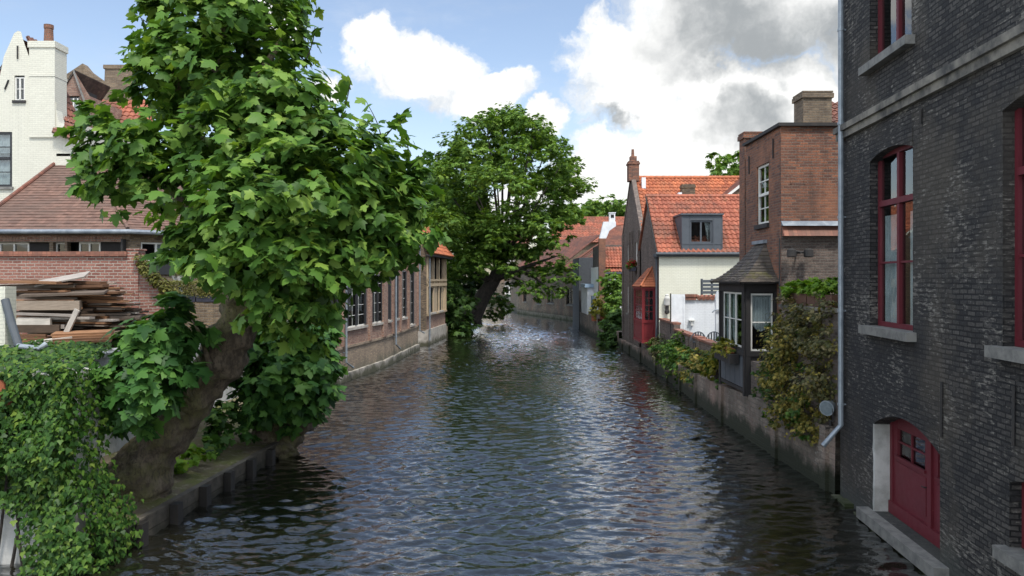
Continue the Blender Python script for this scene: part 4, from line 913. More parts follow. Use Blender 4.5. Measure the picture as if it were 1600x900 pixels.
def yard():
    # low brick wall with a sloping coping, in two steps
    F = Fr((7.22, 38.9), (7.22, 25.1)); b = MB(); s1 = 8.0
    z = lambda u: 2.28 - .012 * u
    for (a, c, dz) in ((0, 3.4, .28), (3.4, s1, .02), (s1, F.L, .0)):
        n = 5
        for k in range(n):
            u0, u1 = a + (c - a) * k / n, a + (c - a) * (k + 1) / n; b.fbox(F, u0, u1, .6, z(u0) + dz - .085, -.28, 0, 0); b.fbox(F, u0, u1, z(u0) + dz - .084, z(u0) + dz, -.32, .045, 1)
    for u in (3.3, 6.0, 8.0): b.fbox(F, u, u + .4, .6, z(u) - .09, 0, .05, 0)
    o = b.build('garden_wall', [M['grey_brick'], M['coping']]); tag(o, 'low brick wall with terracotta coping in front of the cream house yard', 'wall')
    g = MB(); Fp = Fr((7.22, 36.2), (7.86, 36.2)); g.fbox(Fp, 0, Fp.L, 2.0, 3.78, -.06, 0); g.fbox(Fp, Fp.L - .08, Fp.L, 2.0, 3.70, 0, .03); g.fbox(Fp, -.03, .015, 2.0, 3.82, -.05, .02, 1)
    o = g.build('yard_gate', [M['white_render'], M['iron']], bevel=.012); tag(o, 'plain white gate panel between the wall lantern and the white yard wall', 'gate')
    W = MB(); Fw = Fr((7.88, 36.4), (9.35, 36.4)); wall(W, Fw, .6, 3.52, [], m=0); W.fbox(Fw, 0, Fw.L, .6, 3.52, -.22, -.004, 0); W.fbox(Fw, -.08, .52, 3.52, 3.66, -.26, .10, 1); W.fbox(Fw, -.14, .56, 3.66, 3.78, -.26, .14, 1)
    for k in range(5): u = .66 + k * .2; W.tube([Fw.P(u, 3.60, .10), Fw.P(u, 3.66, -.26)], .10, 9, 1)
    o = W.build('yard_wall', [M['blue_white_brick'], M['coping']]); tag(o, 'white painted brick yard wall with curved tile coping before the cream house', 'wall')
    s = thing('slat_screen', 'dark slatted timber screen above the white yard wall', 'screen', (8.95, 37.6, 3.4)); Fq = Fr((8.95, 37.6), (10.0, 37.6)); m_ = MB()
    for k in range(6): m_.fbox(Fq, 0, Fq.L, 3.42 + k * .175, 3.42 + k * .175 + .135, -.03, 0)
    m_.build('slats', M['slate_paint'], s); m_ = MB()
    for u in (.02, .5, .98): m_.fbox(Fq, u - .05, u + .05, .9, 4.48, -.09, -.034)
    m_.build('posts', M['slate_paint'], s)
    p = MB(); c = PT(1122, 500, 33.5); p.box(c.x - .09, c.x + .09, 33.5, 33.68, .9, 3.75); p.prism([(c.x - .09, 33.5, 3.75), (c.x + .09, 33.5, 3.75), (c.x, 33.5, 3.98)], (0, .18, 0)); o = p.build('gate_post', M['white_render']); tag(o, 'slender white pointed post beside the black timber bay', 'post')
    p = MB(); q = PT(1112, 486, 33.4); p.tube([Vector((c.x + .1, 33.45, q.z + .05)), Vector((c.x - .15, 33.42, q.z + .05)), Vector((c.x - .27, 33.4, q.z - .06))], .03, 8); o = p.build('water_spout', M['zinc']); tag(o, 'bent grey pipe spout on the white post', 'spout')
    t = thing('wall_shelf', 'small white bracket shelf on the white yard wall', 'shelf', tuple(PT(1081, 503, 36.3))); c = PT(1081, 501, 36.3); m_ = MB(); m_.box(c.x - .13, c.x + .13, 36.2, 36.39, c.z, c.z + .035); m_.build('board', M['white_paint'], t); m_ = MB(); m_.lathe((c.x, 36.32, c.z - .22), [(.02, -.02), (.055, .0), (.06, .12), (.035, .2)], 10); m_.build('bracket', M['white_paint'], t)
    # two chairs, of which the curved backs show over the wall
    def chair(px, d, lab):
        c = PT(px, 530, d); g0 = .9; t = thing('garden_chair', lab, 'chair', (c.x, d, g0), 'garden chairs behind the low wall'); top = EYE + (HOR - 519) / FPX * d
        for sx in (-.2, .2):
            for sy in (-.2, .2): m_ = MB(); m_.tube([(c.x + sx, d + sy, g0), (c.x + sx, d + sy, top - .42)], .016, 6); m_.build('leg', M['iron'], t)
        m_ = MB(); m_.lathe((c.x, d, top - .42), [(.24, 0), (.27, .02), (.27, .05), (.1, .06)], 14); m_.build('seat', M['slate_paint'], t)
        m_ = MB(); pts = [Vector((c.x + .30 * math.cos(a), d + .22, top - .36 + .36 * math.sin(a))) for a in np.linspace(0, math.pi, 13)]; m_.tube(pts, .022, 7)
        for k in range(1, 6): x = -.3 + .1 * k; m_.tube([(c.x + x, d + .22, top - .36), (c.x + x, d + .22, top - .36 + .36 * math.sqrt(max(0, 1 - (x / .3) ** 2)))], .03, 6)
        m_.build('backrest', M['slate_paint'], t)
    chair(1093, 31.5, 'dark round backed garden chair below the white bracket shelf'); chair(1118, 30.4, 'dark round backed garden chair at the foot of the white pointed post')
    # plants along the quay ledge
    def bush(label, mats, bl, per=170, sz=(.07, .15), tm=SPRAY, grp='bushes growing along the right quay'):
        t = thing('bush', label, 'bush', tuple(Vector(bl[0][0]) - Vector((0, 0, bl[0][1]))), grp); s = MB(); c = Vector(bl[0][0]) - Vector((0, 0, bl[0][1]))
        for p, r in bl: limb(s, [c, (c + Vector(p)) / 2 + Vector((.03, 0, 0)), Vector(p)], [.03, .02, .006], 5, 3)
        s.build('stem', M['bark2'], t)
        for mt, f in mats: foliage('foliage', tm, bl, per * f, sz, M[mt], t, sprig=12, rough=.45, up=.7)
    Q = PT
    bush('grey green bush nearest the red oriel on the quay ledge', [('dry_leaf', .6), ('ivy', .5)], [(Q(1038, 545, 37.6), .52), (Q(1030, 540, 39.0), .46), (Q(1047, 548, 36.4), .46)])
    bush('broad fresh green bush on the quay ledge under the white yard wall', [('ivy', .9), ('far_leaf', .4)], [(Q(1062, 556, 34), .60), (Q(1072, 568, 32.5), .56), (Q(1052, 553, 35.2), .50), (Q(1064, 538, 33.6), .42), (Q(1078, 580, 31.6), .36)])
    bush('yellowish bush on the quay ledge below the low wall', [('ochre_leaf', .6), ('ivy', .6)], [(Q(1086, 572, 30.5), .52), (Q(1097, 585, 29.2), .46), (Q(1080, 558, 31.0), .42), (Q(1104, 570, 28.6), .40)])
    bush('yellow green creeper hanging from the window box of the timber bay', [('yellow_leaf', .7), ('ivy', .4)], [(Q(1118, 578, 26.5), .36), (Q(1112, 560, 27.0), .34), (Q(1124, 545, 25.8), .36), (Q(1130, 598, 25.6), .20), (Q(1138, 538, 24.7), .26), (Q(1122, 560, 26), .3)], 120, (.08, .15))
    t = thing('window_box', 'dark window box with yellow green plants under the timber bay window', 'planter', tuple(Q(1145, 555, 23.7))); Fw = Fr((6.50, 24.5), (6.50, 22.75)); m_ = MB(); m_.fbox(Fw, 0, Fw.L, 2.06, 2.32, .02, .28); m_.build('box', M['black_timber'], t, bevel=.01)
    p_ = MB(); p_.fbox(Fw, .9, 1.45, 2.33, 2.47, .06, .24); p_.build('pot', M['terracotta'], t); foliage('foliage', SPRAY, [(Fw.P(.3 + .35 * k, 2.45, .12), .2) for k in range(4)], 120, (.08, .15), M['yellow_leaf'], t, sprig=10)
yard()

def gable_house():
    T = thing('brick_house', 'narrow brown brick gable house with orange pantile roof and chimney on its gable', 'house', (7.2, 48, .0))
    F = Fr((7.2, 52.0), (7.2, 44.4)); ez, rz = 6.95, 10.55; mid = 3.85
    ops = [(5.5, 6.3, 5.25, 6.6), (5.5, 6.3, 2.35, 4.0), (2.2, 3.0, 5.25, 6.6), (2.2, 3.0, 2.35, 4.0), (3.5, 4.1, 7.6, 8.7)]
    b = MB(); wall(b, F, -.5, ez, ops[:4], m=0, rev=.14, mdark=1); b.poly([F.P(0, ez), F.P(F.L, ez), F.P(mid, rz + .15)])
    for u in (.5, 3.4, 4.4, 6.85): b.fbox(F, u, u + .35, .8, 7.3, 0, .10)
    shell(b, 7.2, 12.0, 44.4, 52, -.5, ez, 0, 'w'); b.build('wall', [M['grey_brick'], M['interior']], T)
    for op in ops[:4]: window(F, op, T, 'white_paint', depth=.05, fw=.08, mull=2, rails=(.33, .66), sill=(.08, .1, .05, 'sill_stone'))
    r = MB(); y0, ym, y1 = 44.2, 52 - mid, 52.2; tiles(r, (7.2, y0, ez), (14.0, y0, ez), (14.0, ym, rz), (7.2, ym, rz)); tiles(r, (14, y1, ez), (7.2, y1, ez), (7.2, ym, rz), (14, ym, rz)); ridge(r, (7.2, ym, rz + .04), (14, ym, rz + .04), .13); R = r.build('roof', M['orange_tile'], T)
    v = MB(); v.prism([F.P(-.05, ez - .1, .04), F.P(mid, rz + .05, .04), F.P(F.L + .1, ez - .1, .04), F.P(F.L + .1, ez + .15, .04), F.P(mid, rz + .32, .04), F.P(-.05, ez + .15, .04)], (.26, 0, 0)); v.build('gable_coping', M['grey_brick'], R)
    c = MB(); c.box(7.0, 7.62, ym - .45, ym + .35, rz - .2, 11.55); c.box(6.95, 7.67, ym - .5, ym + .4, 11.35, 11.45); c.box(7.12, 7.5, ym - .3, ym + .2, 11.55, 11.85); c.tube([(7.3, ym, 11.85), (7.3, ym, 12.3)], [.10, .08], 10); c.build('chimney', M['red_brick'], R)
    c = MB(); x = 9.9; c.box(x, x + .75, 46.3, 46.9, 8.5, 9.98); c.box(x - .04, x + .79, 46.26, 46.94, 9.78, 9.9); c.build('chimney', M['brown_brick'], R); c = MB(); c.box(x - .22, x - .02, 46.3, 46.7, 8.8, 9.5); c.box(7.72, 7.95, 47.3, 47.6, rz - .7, rz - .05); c.build('lead_flashing', M['white_render'], R)
    g = MB(); g.tube([(7.2, 44.12, ez - .02), (8.2, 44.12, ez - .02)], .08, 8); g.box(7.25, 7.75, 44.0, 44.3, ez - .05, ez + .2); g.build('gutter', M['lead'], T)
    t = thing('flower_box', 'window box of red geraniums on the brown gable house', 'flower box', tuple(F.P(5.9, 4.95, .3))); m_ = MB(); m_.fbox(F, 5.35, 6.5, 4.92, 5.14, .11, .36); m_.build('box', M['planter_dark'], t); bl = [(F.P(5.45 + .22 * k, 5.3, .26), .2) for k in range(5)]
    foliage('foliage', SPRAY, bl, 90, (.1, .18), M['far_leaf'], t, sprig=8); foliage('petals', OVAL, [(p + Vector((0, 0, .06)), .21) for p, r in bl], 110, (.07, .12), M['red_petal'], t, sprig=6)
    E = thing('tiled_house', 'house with a steep brown tile roof and white verge board behind the cream house', 'house', (13.5, 47, .9)); r = MB(); zz = lambda x: 9.05 + (x - 11.85) * .78
    tiles(r, (11.85, 50, zz(11.85)), (11.85, 44.0, zz(11.85)), (16, 44.0, zz(16)), (16, 50, zz(16)), kind='plain', tw=.17, th=.2); r.build('roof', M['rust_tile'], E); v = MB(); v.prism([(11.8, 43.96, zz(11.8) - .10), (16, 43.96, zz(16) - .10), (16, 43.96, zz(16) + .07), (11.8, 43.96, zz(11.8) + .07)], (0, -.05, 0)); v.build('verge_board', M['white_paint'], E)
    b = MB(); b.poly([(12.05, 44.05, .9), (16, 44.05, .9), (16, 44.05, zz(16) - .1), (12.05, 44.05, zz(12.05) - .1)]); b.poly([(12.05, 50, .9), (12.05, 44.05, .9), (12.05, 44.05, zz(12.05) - .1), (12.05, 50, zz(12.05) - .1)]); shell(b, 12.05, 16, 44.05, 50, .9, 8, 0, 'sw'); b.build('wall', M['brown_brick'], E)
gable_house()

# ================================================================== far right: sheds, cottages, stone warehouse
def far_right():
    # quay with shed
    b = MB(); L = [(6.0, 70.5), (6.15, 64), (6.35, 59), (7.0, 52.2)]; 
    for i in range(3):
        F = Fr(L[i], L[i + 1]); wall(b, F, -.5, 1.55 if i < 2 else 1.0, []); b.poly([F.P(0, 1.55 if i < 2 else 1.0), F.P(F.L, 1.55 if i < 2 else 1.0), F.P(F.L, 1.0, -2), F.P(0, 1.0, -2)])
        for k in range(int(F.L / .5)): b.fbox(F, k * .5, k * .5 + .28, 1.5, 1.85, -.2, .02) if i == 1 else None
    o = b.build('quay_wall', M['canal_stone']); tag(o, 'far stone quay wall with small battlements below the white shed', 'canal wall')
    S = thing('garden_shed', 'small white shed with pale blue shutters on the far quay', 'shed', (6.4, 66, 1.0)); F = Fr((6.25, 66), (8.2, 66)); Fw = Fr((6.1, 70), (6.25, 66)); m_ = MB(); op = (.30, 1.55, 1.75, 3.05); z1 = 3.75
    wall(m_, F, 1.0, z1, [op], m=0, rev=.1, mdark=1); wall(m_, Fw, 1.0, z1, [], m=0); shell(m_, 6.25, 8.2, 66, 70, 1, z1, 0, 'sw'); m_.build('wall', [M['white_render'], M['interior']], S); r = MB(); r.box(6.02, 8.3, 65.8, 70.1, z1, z1 + .28); r.build('roof', M['blue_paint'], S, bevel=.02)
    f = MB(); f.fbox(F, op[0] + .05, op[1] - .05, op[2], op[3], -.09, -.05)
    for k in range(8): f.fbox(F, op[0] + .1, op[1] - .1, op[2] + .08 + k * .15, op[2] + .17 + k * .15, -.05, -.03)
    f.build('shutter', M['blue_paint'], S); f = MB()
    for (a, c, e, g) in ((op[0] - .1, op[0], op[2] - .1, op[3] + .1), (op[1], op[1] + .1, op[2] - .1, op[3] + .1), (op[0], op[1], op[3], op[3] + .1)): f.fbox(F, a, c, e, g, 0, .03)
    f.build('window_frame', M['white_paint'], S)
    # black timber side building behind the shed
    B = thing('timber_building', 'black timber gable end between the stone warehouse and the white shed', 'building', (6.6, 74, 1)); m_ = MB(); Fa = Fr((6.1, 72.5), (8.3, 72.5)); wall(m_, Fa, -.4, 6.4, [], m=0); shell(m_, 6.1, 8.3, 72.5, 80, -.4, 6.4, 0, 's')
    for k in range(12): m_.fbox(Fa, k * .19, k * .19 + .17, 3.0, 6.3, 0, .02 + .012 * (k % 2))
    m_.build('wall', M['blue_grey_timber'], B); m_ = MB(); m_.fbox(Fa, 0, .14, -.4, 3.4, 0, .12); m_.fbox(Fa, .5, .64, -.4, 3.4, 0, .12); m_.fbox(Fa, .14, .5, 2.3, 2.5, 0, .1); m_.build('posts', M['black_timber'], B)
    # cottage with white chimney
    C = thing('cottage', 'white cottage with red pantile lean-to and tall white stepped chimney', 'house', (8, 62, 1)); m_ = MB(); Fc = Fr((6.75, 62), (10.2, 62)); wall(m_, Fc, .9, 4.6, [], m=0); shell(m_, 6.75, 10.2, 62, 68, .9, 5.4, 0, 's'); m_.build('wall', M['white_render'], C)
    r = MB(); tiles(r, (7.1, 61.9, 5.0), (10.3, 61.9, 5.0), (10.3, 63.8, 7.0), (7.1, 63.8, 7.0)); g_ = MB(); g_.box(7.05, 10.3, 61.8, 61.9, 4.86, 5.0); r.build('roof', M['red_tile'], C); g_.build('gutter', M['slate_paint'], C)
    u = MB(); tiles(u, (7.0, 64.5, 7.2), (11, 64.5, 7.2), (11, 67.8, 9.3), (8.2, 67.8, 8.9), kind='plain', tw=.17, th=.2); shell(u, 7.1, 11, 64.4, 70, 1, 7.2, 1, 't'); u.build('upper_roof', [M['rust_tile'], M['grey_brick']], C)
    k = MB(); k.box(6.75, 7.25, 61.7, 62.3, .9, 7.6); k.build('chimney_pier', M['red_brick'], C); k = MB(); k.prism([(6.78, 61.72, 7.6), (7.3, 61.72, 7.6), (7.55, 61.72, 8.2), (8.05, 61.72, 8.55), (8.05, 61.72, 8.9), (7.1, 61.72, 8.9), (6.95, 61.72, 8.3)], (0, .55, 0)); k.box(7.55, 8.0, 61.74, 62.2, 8.9, 9.55); k.box(7.5, 8.05, 61.7, 62.25, 9.55, 9.62); k.box(7.66, 7.9, 61.715, 61.74, 9.2, 9.45, 1); k.build('chimney', [M['white_render'], M['interior']], C)
    # long stone warehouse at the bend
    W = thing('stone_warehouse', 'old stone and brick warehouse rising from the water at the far bend', 'building', (4, 92, 0)); F = Fr((.8, 102), (6.95, 81.6)); L_ = F.L; du = lambda px: ((102 - 81.6) and 0)
    def upx(px):
        r_ = (px - 800) / FPX; s = 6.15 / 20.4; d = (.8 + s * 102) / (r_ + s); return (102 - d) * L_ / 20.4
    ops = [(upx(817.5), upx(822.5), 1.6, 3.4), (upx(838), upx(845.5), 1.5, 3.35), (upx(855), upx(865.5), 1.7, 3.4), (upx(884.5), upx(895), 1.7, 3.5)]
    m_ = MB(); wall(m_, F, -.6, 5.9, ops, m=0, rev=.2, mdark=1); Fe = Fr((-.2, 112), (.8, 102)); wall(m_, Fe, -.6, 5.9, [], m=0); m_.poly([F.P(L_, -.6), F.P(L_, -.6, -8), F.P(L_, 5.9, -8), F.P(L_, 5.9)]); m_.poly([F.P(L_, 5.9), F.P(L_, 5.9, -7), F.P(L_, 9.2, -3.4)]); m_.poly([F.P(0, 5.9), F.P(0, 9.2, -3.4), F.P(0, 5.9, -7)])
    m_.build('wall', [M['stone_mix'], M['interior']], W); p = MB(); p.fbox(F, -.1, L_, -.6, .45, -.1, .16); p.build('plinth', M['footing'], W, bevel=.1)
    for o in ops: window(F, o, W, 'dark_paint', depth=.14, fw=.12, mull=2, rails=(.25, .5, .75), bars=.05, sill=(.08, .14, .08, 'sill_stone'))
    r = MB(); tiles(r, F.P(-.3, 5.8, .4), F.P(L_ - 4.5, 5.8, .4), F.P(L_ - 2.5, 9.2, -3.4), F.P(-.3, 9.2, -3.4), kind='plain', tw=.25, th=.25); tiles(r, F.P(L_ - 4.5, 5.55, .5), F.P(L_ + 1.8, 5.55, .5), F.P(L_ + 3.2, 9.35, -4.4), F.P(L_ - 1.0, 9.35, -4.4), kind='plain', tw=.25, th=.3); r.build('roof', M['rust_tile'], W)
    v = MB(); v.tube([F.P(L_ - 1.9, 5.78, .52), F.P(L_ + .3, 9.4, -4.0)], .09, 6); v.build('verge', M['coping'], W)
    # big red roof behind, seen over it
    H = thing('brick_house', 'large house with a wide pale red pantile roof far behind the white chimney', 'house', (10, 100, 1)); m_ = MB(); shell(m_, 5.5, 16, 100, 112, 1, 9.2, 0); m_.build('wall', M['tan_brick'], H); r = MB(); tiles(r, (5, 99.5, 9.0), (16.5, 99.5, 9.0), (16.5, 105, 12.45), (5, 105, 12.45), tw=.4, th=.45); ridge(r, (5, 105, 12.5), (16.5, 105, 12.5), .15); r.build('roof', M['red_tile'], H)
    # house at the end of the canal
    K = thing('stone_house', 'pale stone house with a white cross window closing the canal', 'house', (-1, 128, 0)); F = Fr((-5.5, 131), (2.2, 127)); U = lambda px, d: (px - 800) / FPX * d + 5.5
    op = (4.72 + .15, 6.35 + .15, 1.9, 4.0); op2 = (5.1, 6.6, 6.9, 8.0); m_ = MB(); wall(m_, F, -.5, 9.6, [op, op2], m=0, rev=.15, mdark=2); m_.fbox(F, 0, F.L, 5.4, 9.6, 0, .02, 1) if False else None; shell(m_, -5.5, 2.2, 131.2, 140, -.5, 9.6, 0, 's'); m_.build('wall', [M['stone_mix'], M['cream_render'], M['interior']], K)
    window(F, op, K, 'white_paint', depth=.03, fw=.17, mull=2, transom=.72); window(F, op2, K, 'white_paint', depth=.03, fw=.14, mull=2)
    q = MB(); q.fbox(F, 4.7, 7.4, .9, 1.05, 0, .5); q.fbox(F, 4.7, 7.4, 1.05, 1.7, .42, .5); q.build('balcony', M['sill_stone'], K); q = MB(); q.fbox(F, .0, 4.4, 5.0, 9.4, .0, .06); q.build('plaster_front', M['cream_render'], K); r = MB(); tiles(r, F.P(-.3, 9.5, .4), F.P(F.L + .3, 9.5, .4), F.P(F.L + .3, 13.2, -5), F.P(-.3, 13.2, -5), tw=.4, th=.5); r.build('roof', M['rust_tile'], K)
    t = thing('potted_plant', 'terracotta trough of yellow green flowering plants on the far quay by the shed', 'plant', tuple(PT(936, 503, 60))); c = PT(936, 503, 60); m_ = MB(); m_.box(c.x - .55, c.x + .75, 59.7, 60.3, 1.3, 1.75); m_.build('pot', M['terracotta'], t, bevel=.03); foliage('foliage', SPRAY, [(c + Vector((-.1, 0, .9)), .55), (c + Vector((.3, 0, .6)), .45), (c + Vector((.0, 0, 1.5)), .4)], 60, (.18, .3), M['yellow_leaf'], t, sprig=8)
    foliage('petals', OVAL, [(c + Vector((.5, -.2, .3)), .3)], 60, (.10, .16), M['red_petal'], t, sprig=4)
    def bush(label, bl, mat, per, sz): 
        t = thing('bush', label, 'bush', tuple(Vector(bl[0][0]) - Vector((0, 0, bl[0][1]))), 'bushes on the far right quay'); s = MB(); c = Vector(bl[0][0]) - Vector((0, 0, bl[0][1]))
        for p, r in bl: limb(s, [c, (c + Vector(p)) / 2, Vector(p)], [.06, .04, .012], 5, 3)
        s.build('stem', M['bark2'], t); foliage('foliage', SPRAY, bl, per, sz, M[mat], t, sprig=10, rough=.4)
    Q = PT
    bush('dark bush trailing down to the water beside the brown gable house', [(Q(962, 515, 54), .75), (Q(952, 530, 54), .6), (Q(966, 540, 52.5), .55), (Q(958, 498, 55), .7), (Q(970, 500, 54), .5)], 'dark_leaf', 55, (.2, .34))
    bush('tall upright dark green shrub in front of the white cottage wall', [(Q(958, 455, 58), .75), (Q(955, 440, 58), .6), (Q(963, 470, 58), .6), (Q(966, 445, 58), .5), (Q(959, 482, 57), .5)], 'far_leaf', 60, (.2, .34))
far_right()

# ================================================================== LEFT: brick hall on the water, with tower
def hall():
    T = thing('brick_hall', 'long curved brick hall with tall dark windows rising from the water', 'building', (-7, 40, 0))
    pts = [(-8.05, 29.5), (-7.72, 32), (-6.53, 40.6), (-5.98, 50.6)]
    b = MB(); Fs = [Fr(pts[i], pts[i + 1]) for i in range(3)]
    du = lambda k, d: (d - pts[k][1]) / (pts[k + 1][1] - pts[k][1]) * Fs[k].L
    ops = [[(.6, 1.9, 2.3, 4.7)],
           [(.55, 2.1, 2.28, 4.7), (du(1, 35.1), du(1, 37.8), 2.3, 4.72), (du(1, 38.7), du(1, 40.45), 2.3, 4.72)],
           [(du(2, 41.6), du(2, 42.3), 2.3, 4.9), (du(2, 43.2), du(2, 44.3), 2.3, 4.95), (du(2, 45.3), du(2, 46.7), 2.25, 4.95), (du(2, 47.8), du(2, 49.2), 1.7, 4.95)]]
    for k, F in enumerate(Fs):
        wall(b, F, -.5, 1.48, [], m=0); wall(b, F, 1.48, 7.1, ops[k], m=1, rev=.16, mdark=2); b.fbox(F, 0, F.L, 1.42, 1.53, 0, .05, 0)
    # piers and pointed brick panels over the windows
        xs = sorted([(o[0] + o[1]) / 2 for o in ops[k]]); edges = [0.15] + [(ops[k][i][1] + ops[k][i + 1][0]) / 2 for i in range(len(xs) - 1)] + [F.L - .2]
        for e in edges: b.fbox(F, e - .16, e + .16, 1.53, 6.9, 0, .10, 1)
        for o in ops[k]:
            c = (o[0] + o[1]) / 2; hw = (o[1] - o[0]) / 2 + .06
            for s in (-1, 1):
                b.prism([F.P(c + s * hw, 4.98, 0), F.P(c + s * hw * .96, 5.7, 0), F.P(c, 6.45, 0), F.P(c, 6.65, 0), F.P(c + s * (hw + .14), 5.8, 0), F.P(c + s * (hw + .14), 4.98, 0)], F.N * .07, 3)
    b.poly([(-8.05, 29.5, -.5), (-8.05, 29.5, 7.1), (-10.3, 29.5, 10.2), (-11.4, 29.5, 7.1), (-11.4, 29.5, -.5)], 1)
    b.poly([(-5.98, 50.6, -.5), (-14, 52, -.5), (-14, 52, 7.1), (-5.98, 50.6, 7.1)], 1)
    b.poly([(-14, 52, -.5), (-11.4, 29.5, -.5), (-11.4, 29.5, 7.1), (-14, 52, 7.1)], 1)
    b.build('wall', [M['yellow_brick'], M['rose_brick'], M['interior'], M['pink_brick']], T)
    p = MB()
    for k, F in enumerate(Fs):
        n = int(F.L / .5)
        for j in range(n): p.fbox(F, F.L * j / n, F.L * (j + 1) / n, -.6, .36 + .07 * mnoise.noise(Vector((j * .6, k, 0))) - (.0 if k else .0), -.05, .13 + .03 * mnoise.noise(Vector((j, k, 7))))
    p.build('plinth', M['plinth'], T, bevel=.03)
    for k, F in enumerate(Fs):
        for o in ops[k]:
            wide = o[1] - o[0] > 1.45
            window(F, o, T, 'white_paint', depth=.05, fw=.055, mull=1, sill=(.09, .12, .06, 'plinth'), glass=True, rails=(.2, .4, .62, .82), cols=2 if wide else 1, bars=.026, thick=.04)
    f = MB()
    for k, F in enumerate(Fs):      # dark shutters folded between the lights
        for o in ops[k]:
            w_ = o[1] - o[0]; n = 2 if w_ > 1.45 else 1
            for j in range(n + 1): u = o[0] + w_ * j / n; u = min(max(u, o[0] + .12), o[1] - .12); f.fbox(F, u - .10, u + .10, o[2] + .06, o[3] - .06, -.045, .02)
    f.build('window_posts', M['dark_paint'], T)
    for k, u, z0 in ((1, du(1, 34.6), .85), (2, du(2, 42.85), .95)): pipe(Fs[k], u, 7.0, z0, .17, .05, kick=(.55, -.28, .12), parent=T)
    pipe(Fs[2], Fs[2].L - .12, 7.0, 1.2, .14, .05, kick=(.3, -.18, .25), parent=T)
    r = MB()
    for k in range(3):
        a, c = Vector((*pts[k], 7.1)), Vector((*pts[k + 1], 7.1)); N = Fs[k].N; up = Vector((0, 0, 3.1)); tiles(r, a + N * .3 - Vector((0, 0, .2)), c + N * .3 - Vector((0, 0, .2)), c - Vector((2.3, 0, 0)) + up, a - Vector((2.3, 0, 0)) + up, tw=.3, th=.4)
    r.build('roof', M['orange_tile'], T)
    g = MB(); g.tube([Vector((*q, 6.95)) + Vector((.33, 0, 0)) for q in pts], .07, 8); g.build('gutter', M['zinc'], T)
hall()

def tower():
    T = thing('timber_tower', 'small brick and beige timber wing with orange roof at the end of the brick hall', 'building', (-5.9, 56, 0))
    A, B, C = (-6.55, 52.6), (-5.72, 53.3), (-5.1, 60.8); Fs, Fc = Fr(A, B), Fr(B, C); ez = 6.25; b = MB(); L = Fc.L
    wall(b, Fs, -.5, 7.2, [], m=0); ops = [(.9, 2.9, 2.15, 3.85), (4.1, 5.9, 2.15, 3.85)]; up = [(.35, 2.15, 4.45, 6.1), (2.45, 4.3, 4.45, 6.1), (4.6, 6.6, 4.45, 6.1)]
    wall(b, Fc, -.5, 2.0, [], m=1); wall(b, Fc, 2.0, ez, ops + up, m=2, rev=.12, mdark=3); b.poly([(*C, -.5), (-11, 61.5, -.5), (-11, 61.5, ez), (*C, ez)], 0)
    b.poly([Fs.P(0, 7.1), Fs.P(Fs.L, 6.3), (-6.6, 53.2, 7.6)], 0)
    b.build('wall', [M['brown_brick'], M['rose_brick'], M['beige_paint'], M['interior']], T)
    p = MB(); p.fbox(Fc, -.05, L, -.6, 1.05, -.05, .10); p.fbox(Fs, 0, Fs.L + .1, -.6, 1.0, -.05, .06); p.build('plinth', M['plinth'], T, bevel=.03)
    q = MB()
    for u in (.0, .25, 2.2, 4.35, 6.7, L - .2): q.fbox(Fc, u, u + .22, 2.0, ez - .1, 0, .10)
    for z, h in ((1.98, .12), (3.95, .2), (4.3, .14)): q.fbox(Fc, 0, L, z, z + h, 0, .14)
    q.build('timber_posts', M['beige_paint'], T)
    for o in ops: window(Fc, o, T, 'dark_paint', depth=.04, fw=.09, mull=2, sill=(.16, .12, .08, 'plinth'))
    r = MB(); e0, e1 = Fc.P(-.35, ez - .1, .55), Fc.P(L + .6, ez - .1, .55); tiles(r, e0, e1, Fc.P(L + .2, 9.9, -2.6), Fc.P(-.35, 9.9, -2.6), tw=.3, th=.38); r.build('roof', M['orange_tile'], T)
    s = MB(); s.fbox(Fc, -.3, L + .5, ez - .28, ez - .15, .0, .5); s.build('soffit', M['black_timber'], T)
    pipe(Fc, .12, ez - .3, .35, .2, .05, parent=T); 
    w_ = MB(); w_.fbox(Fc, L, L + .9, -.5, .8, -1.5, .05); w_.build('quay_step', M['yellow_brick'], T)
tower()

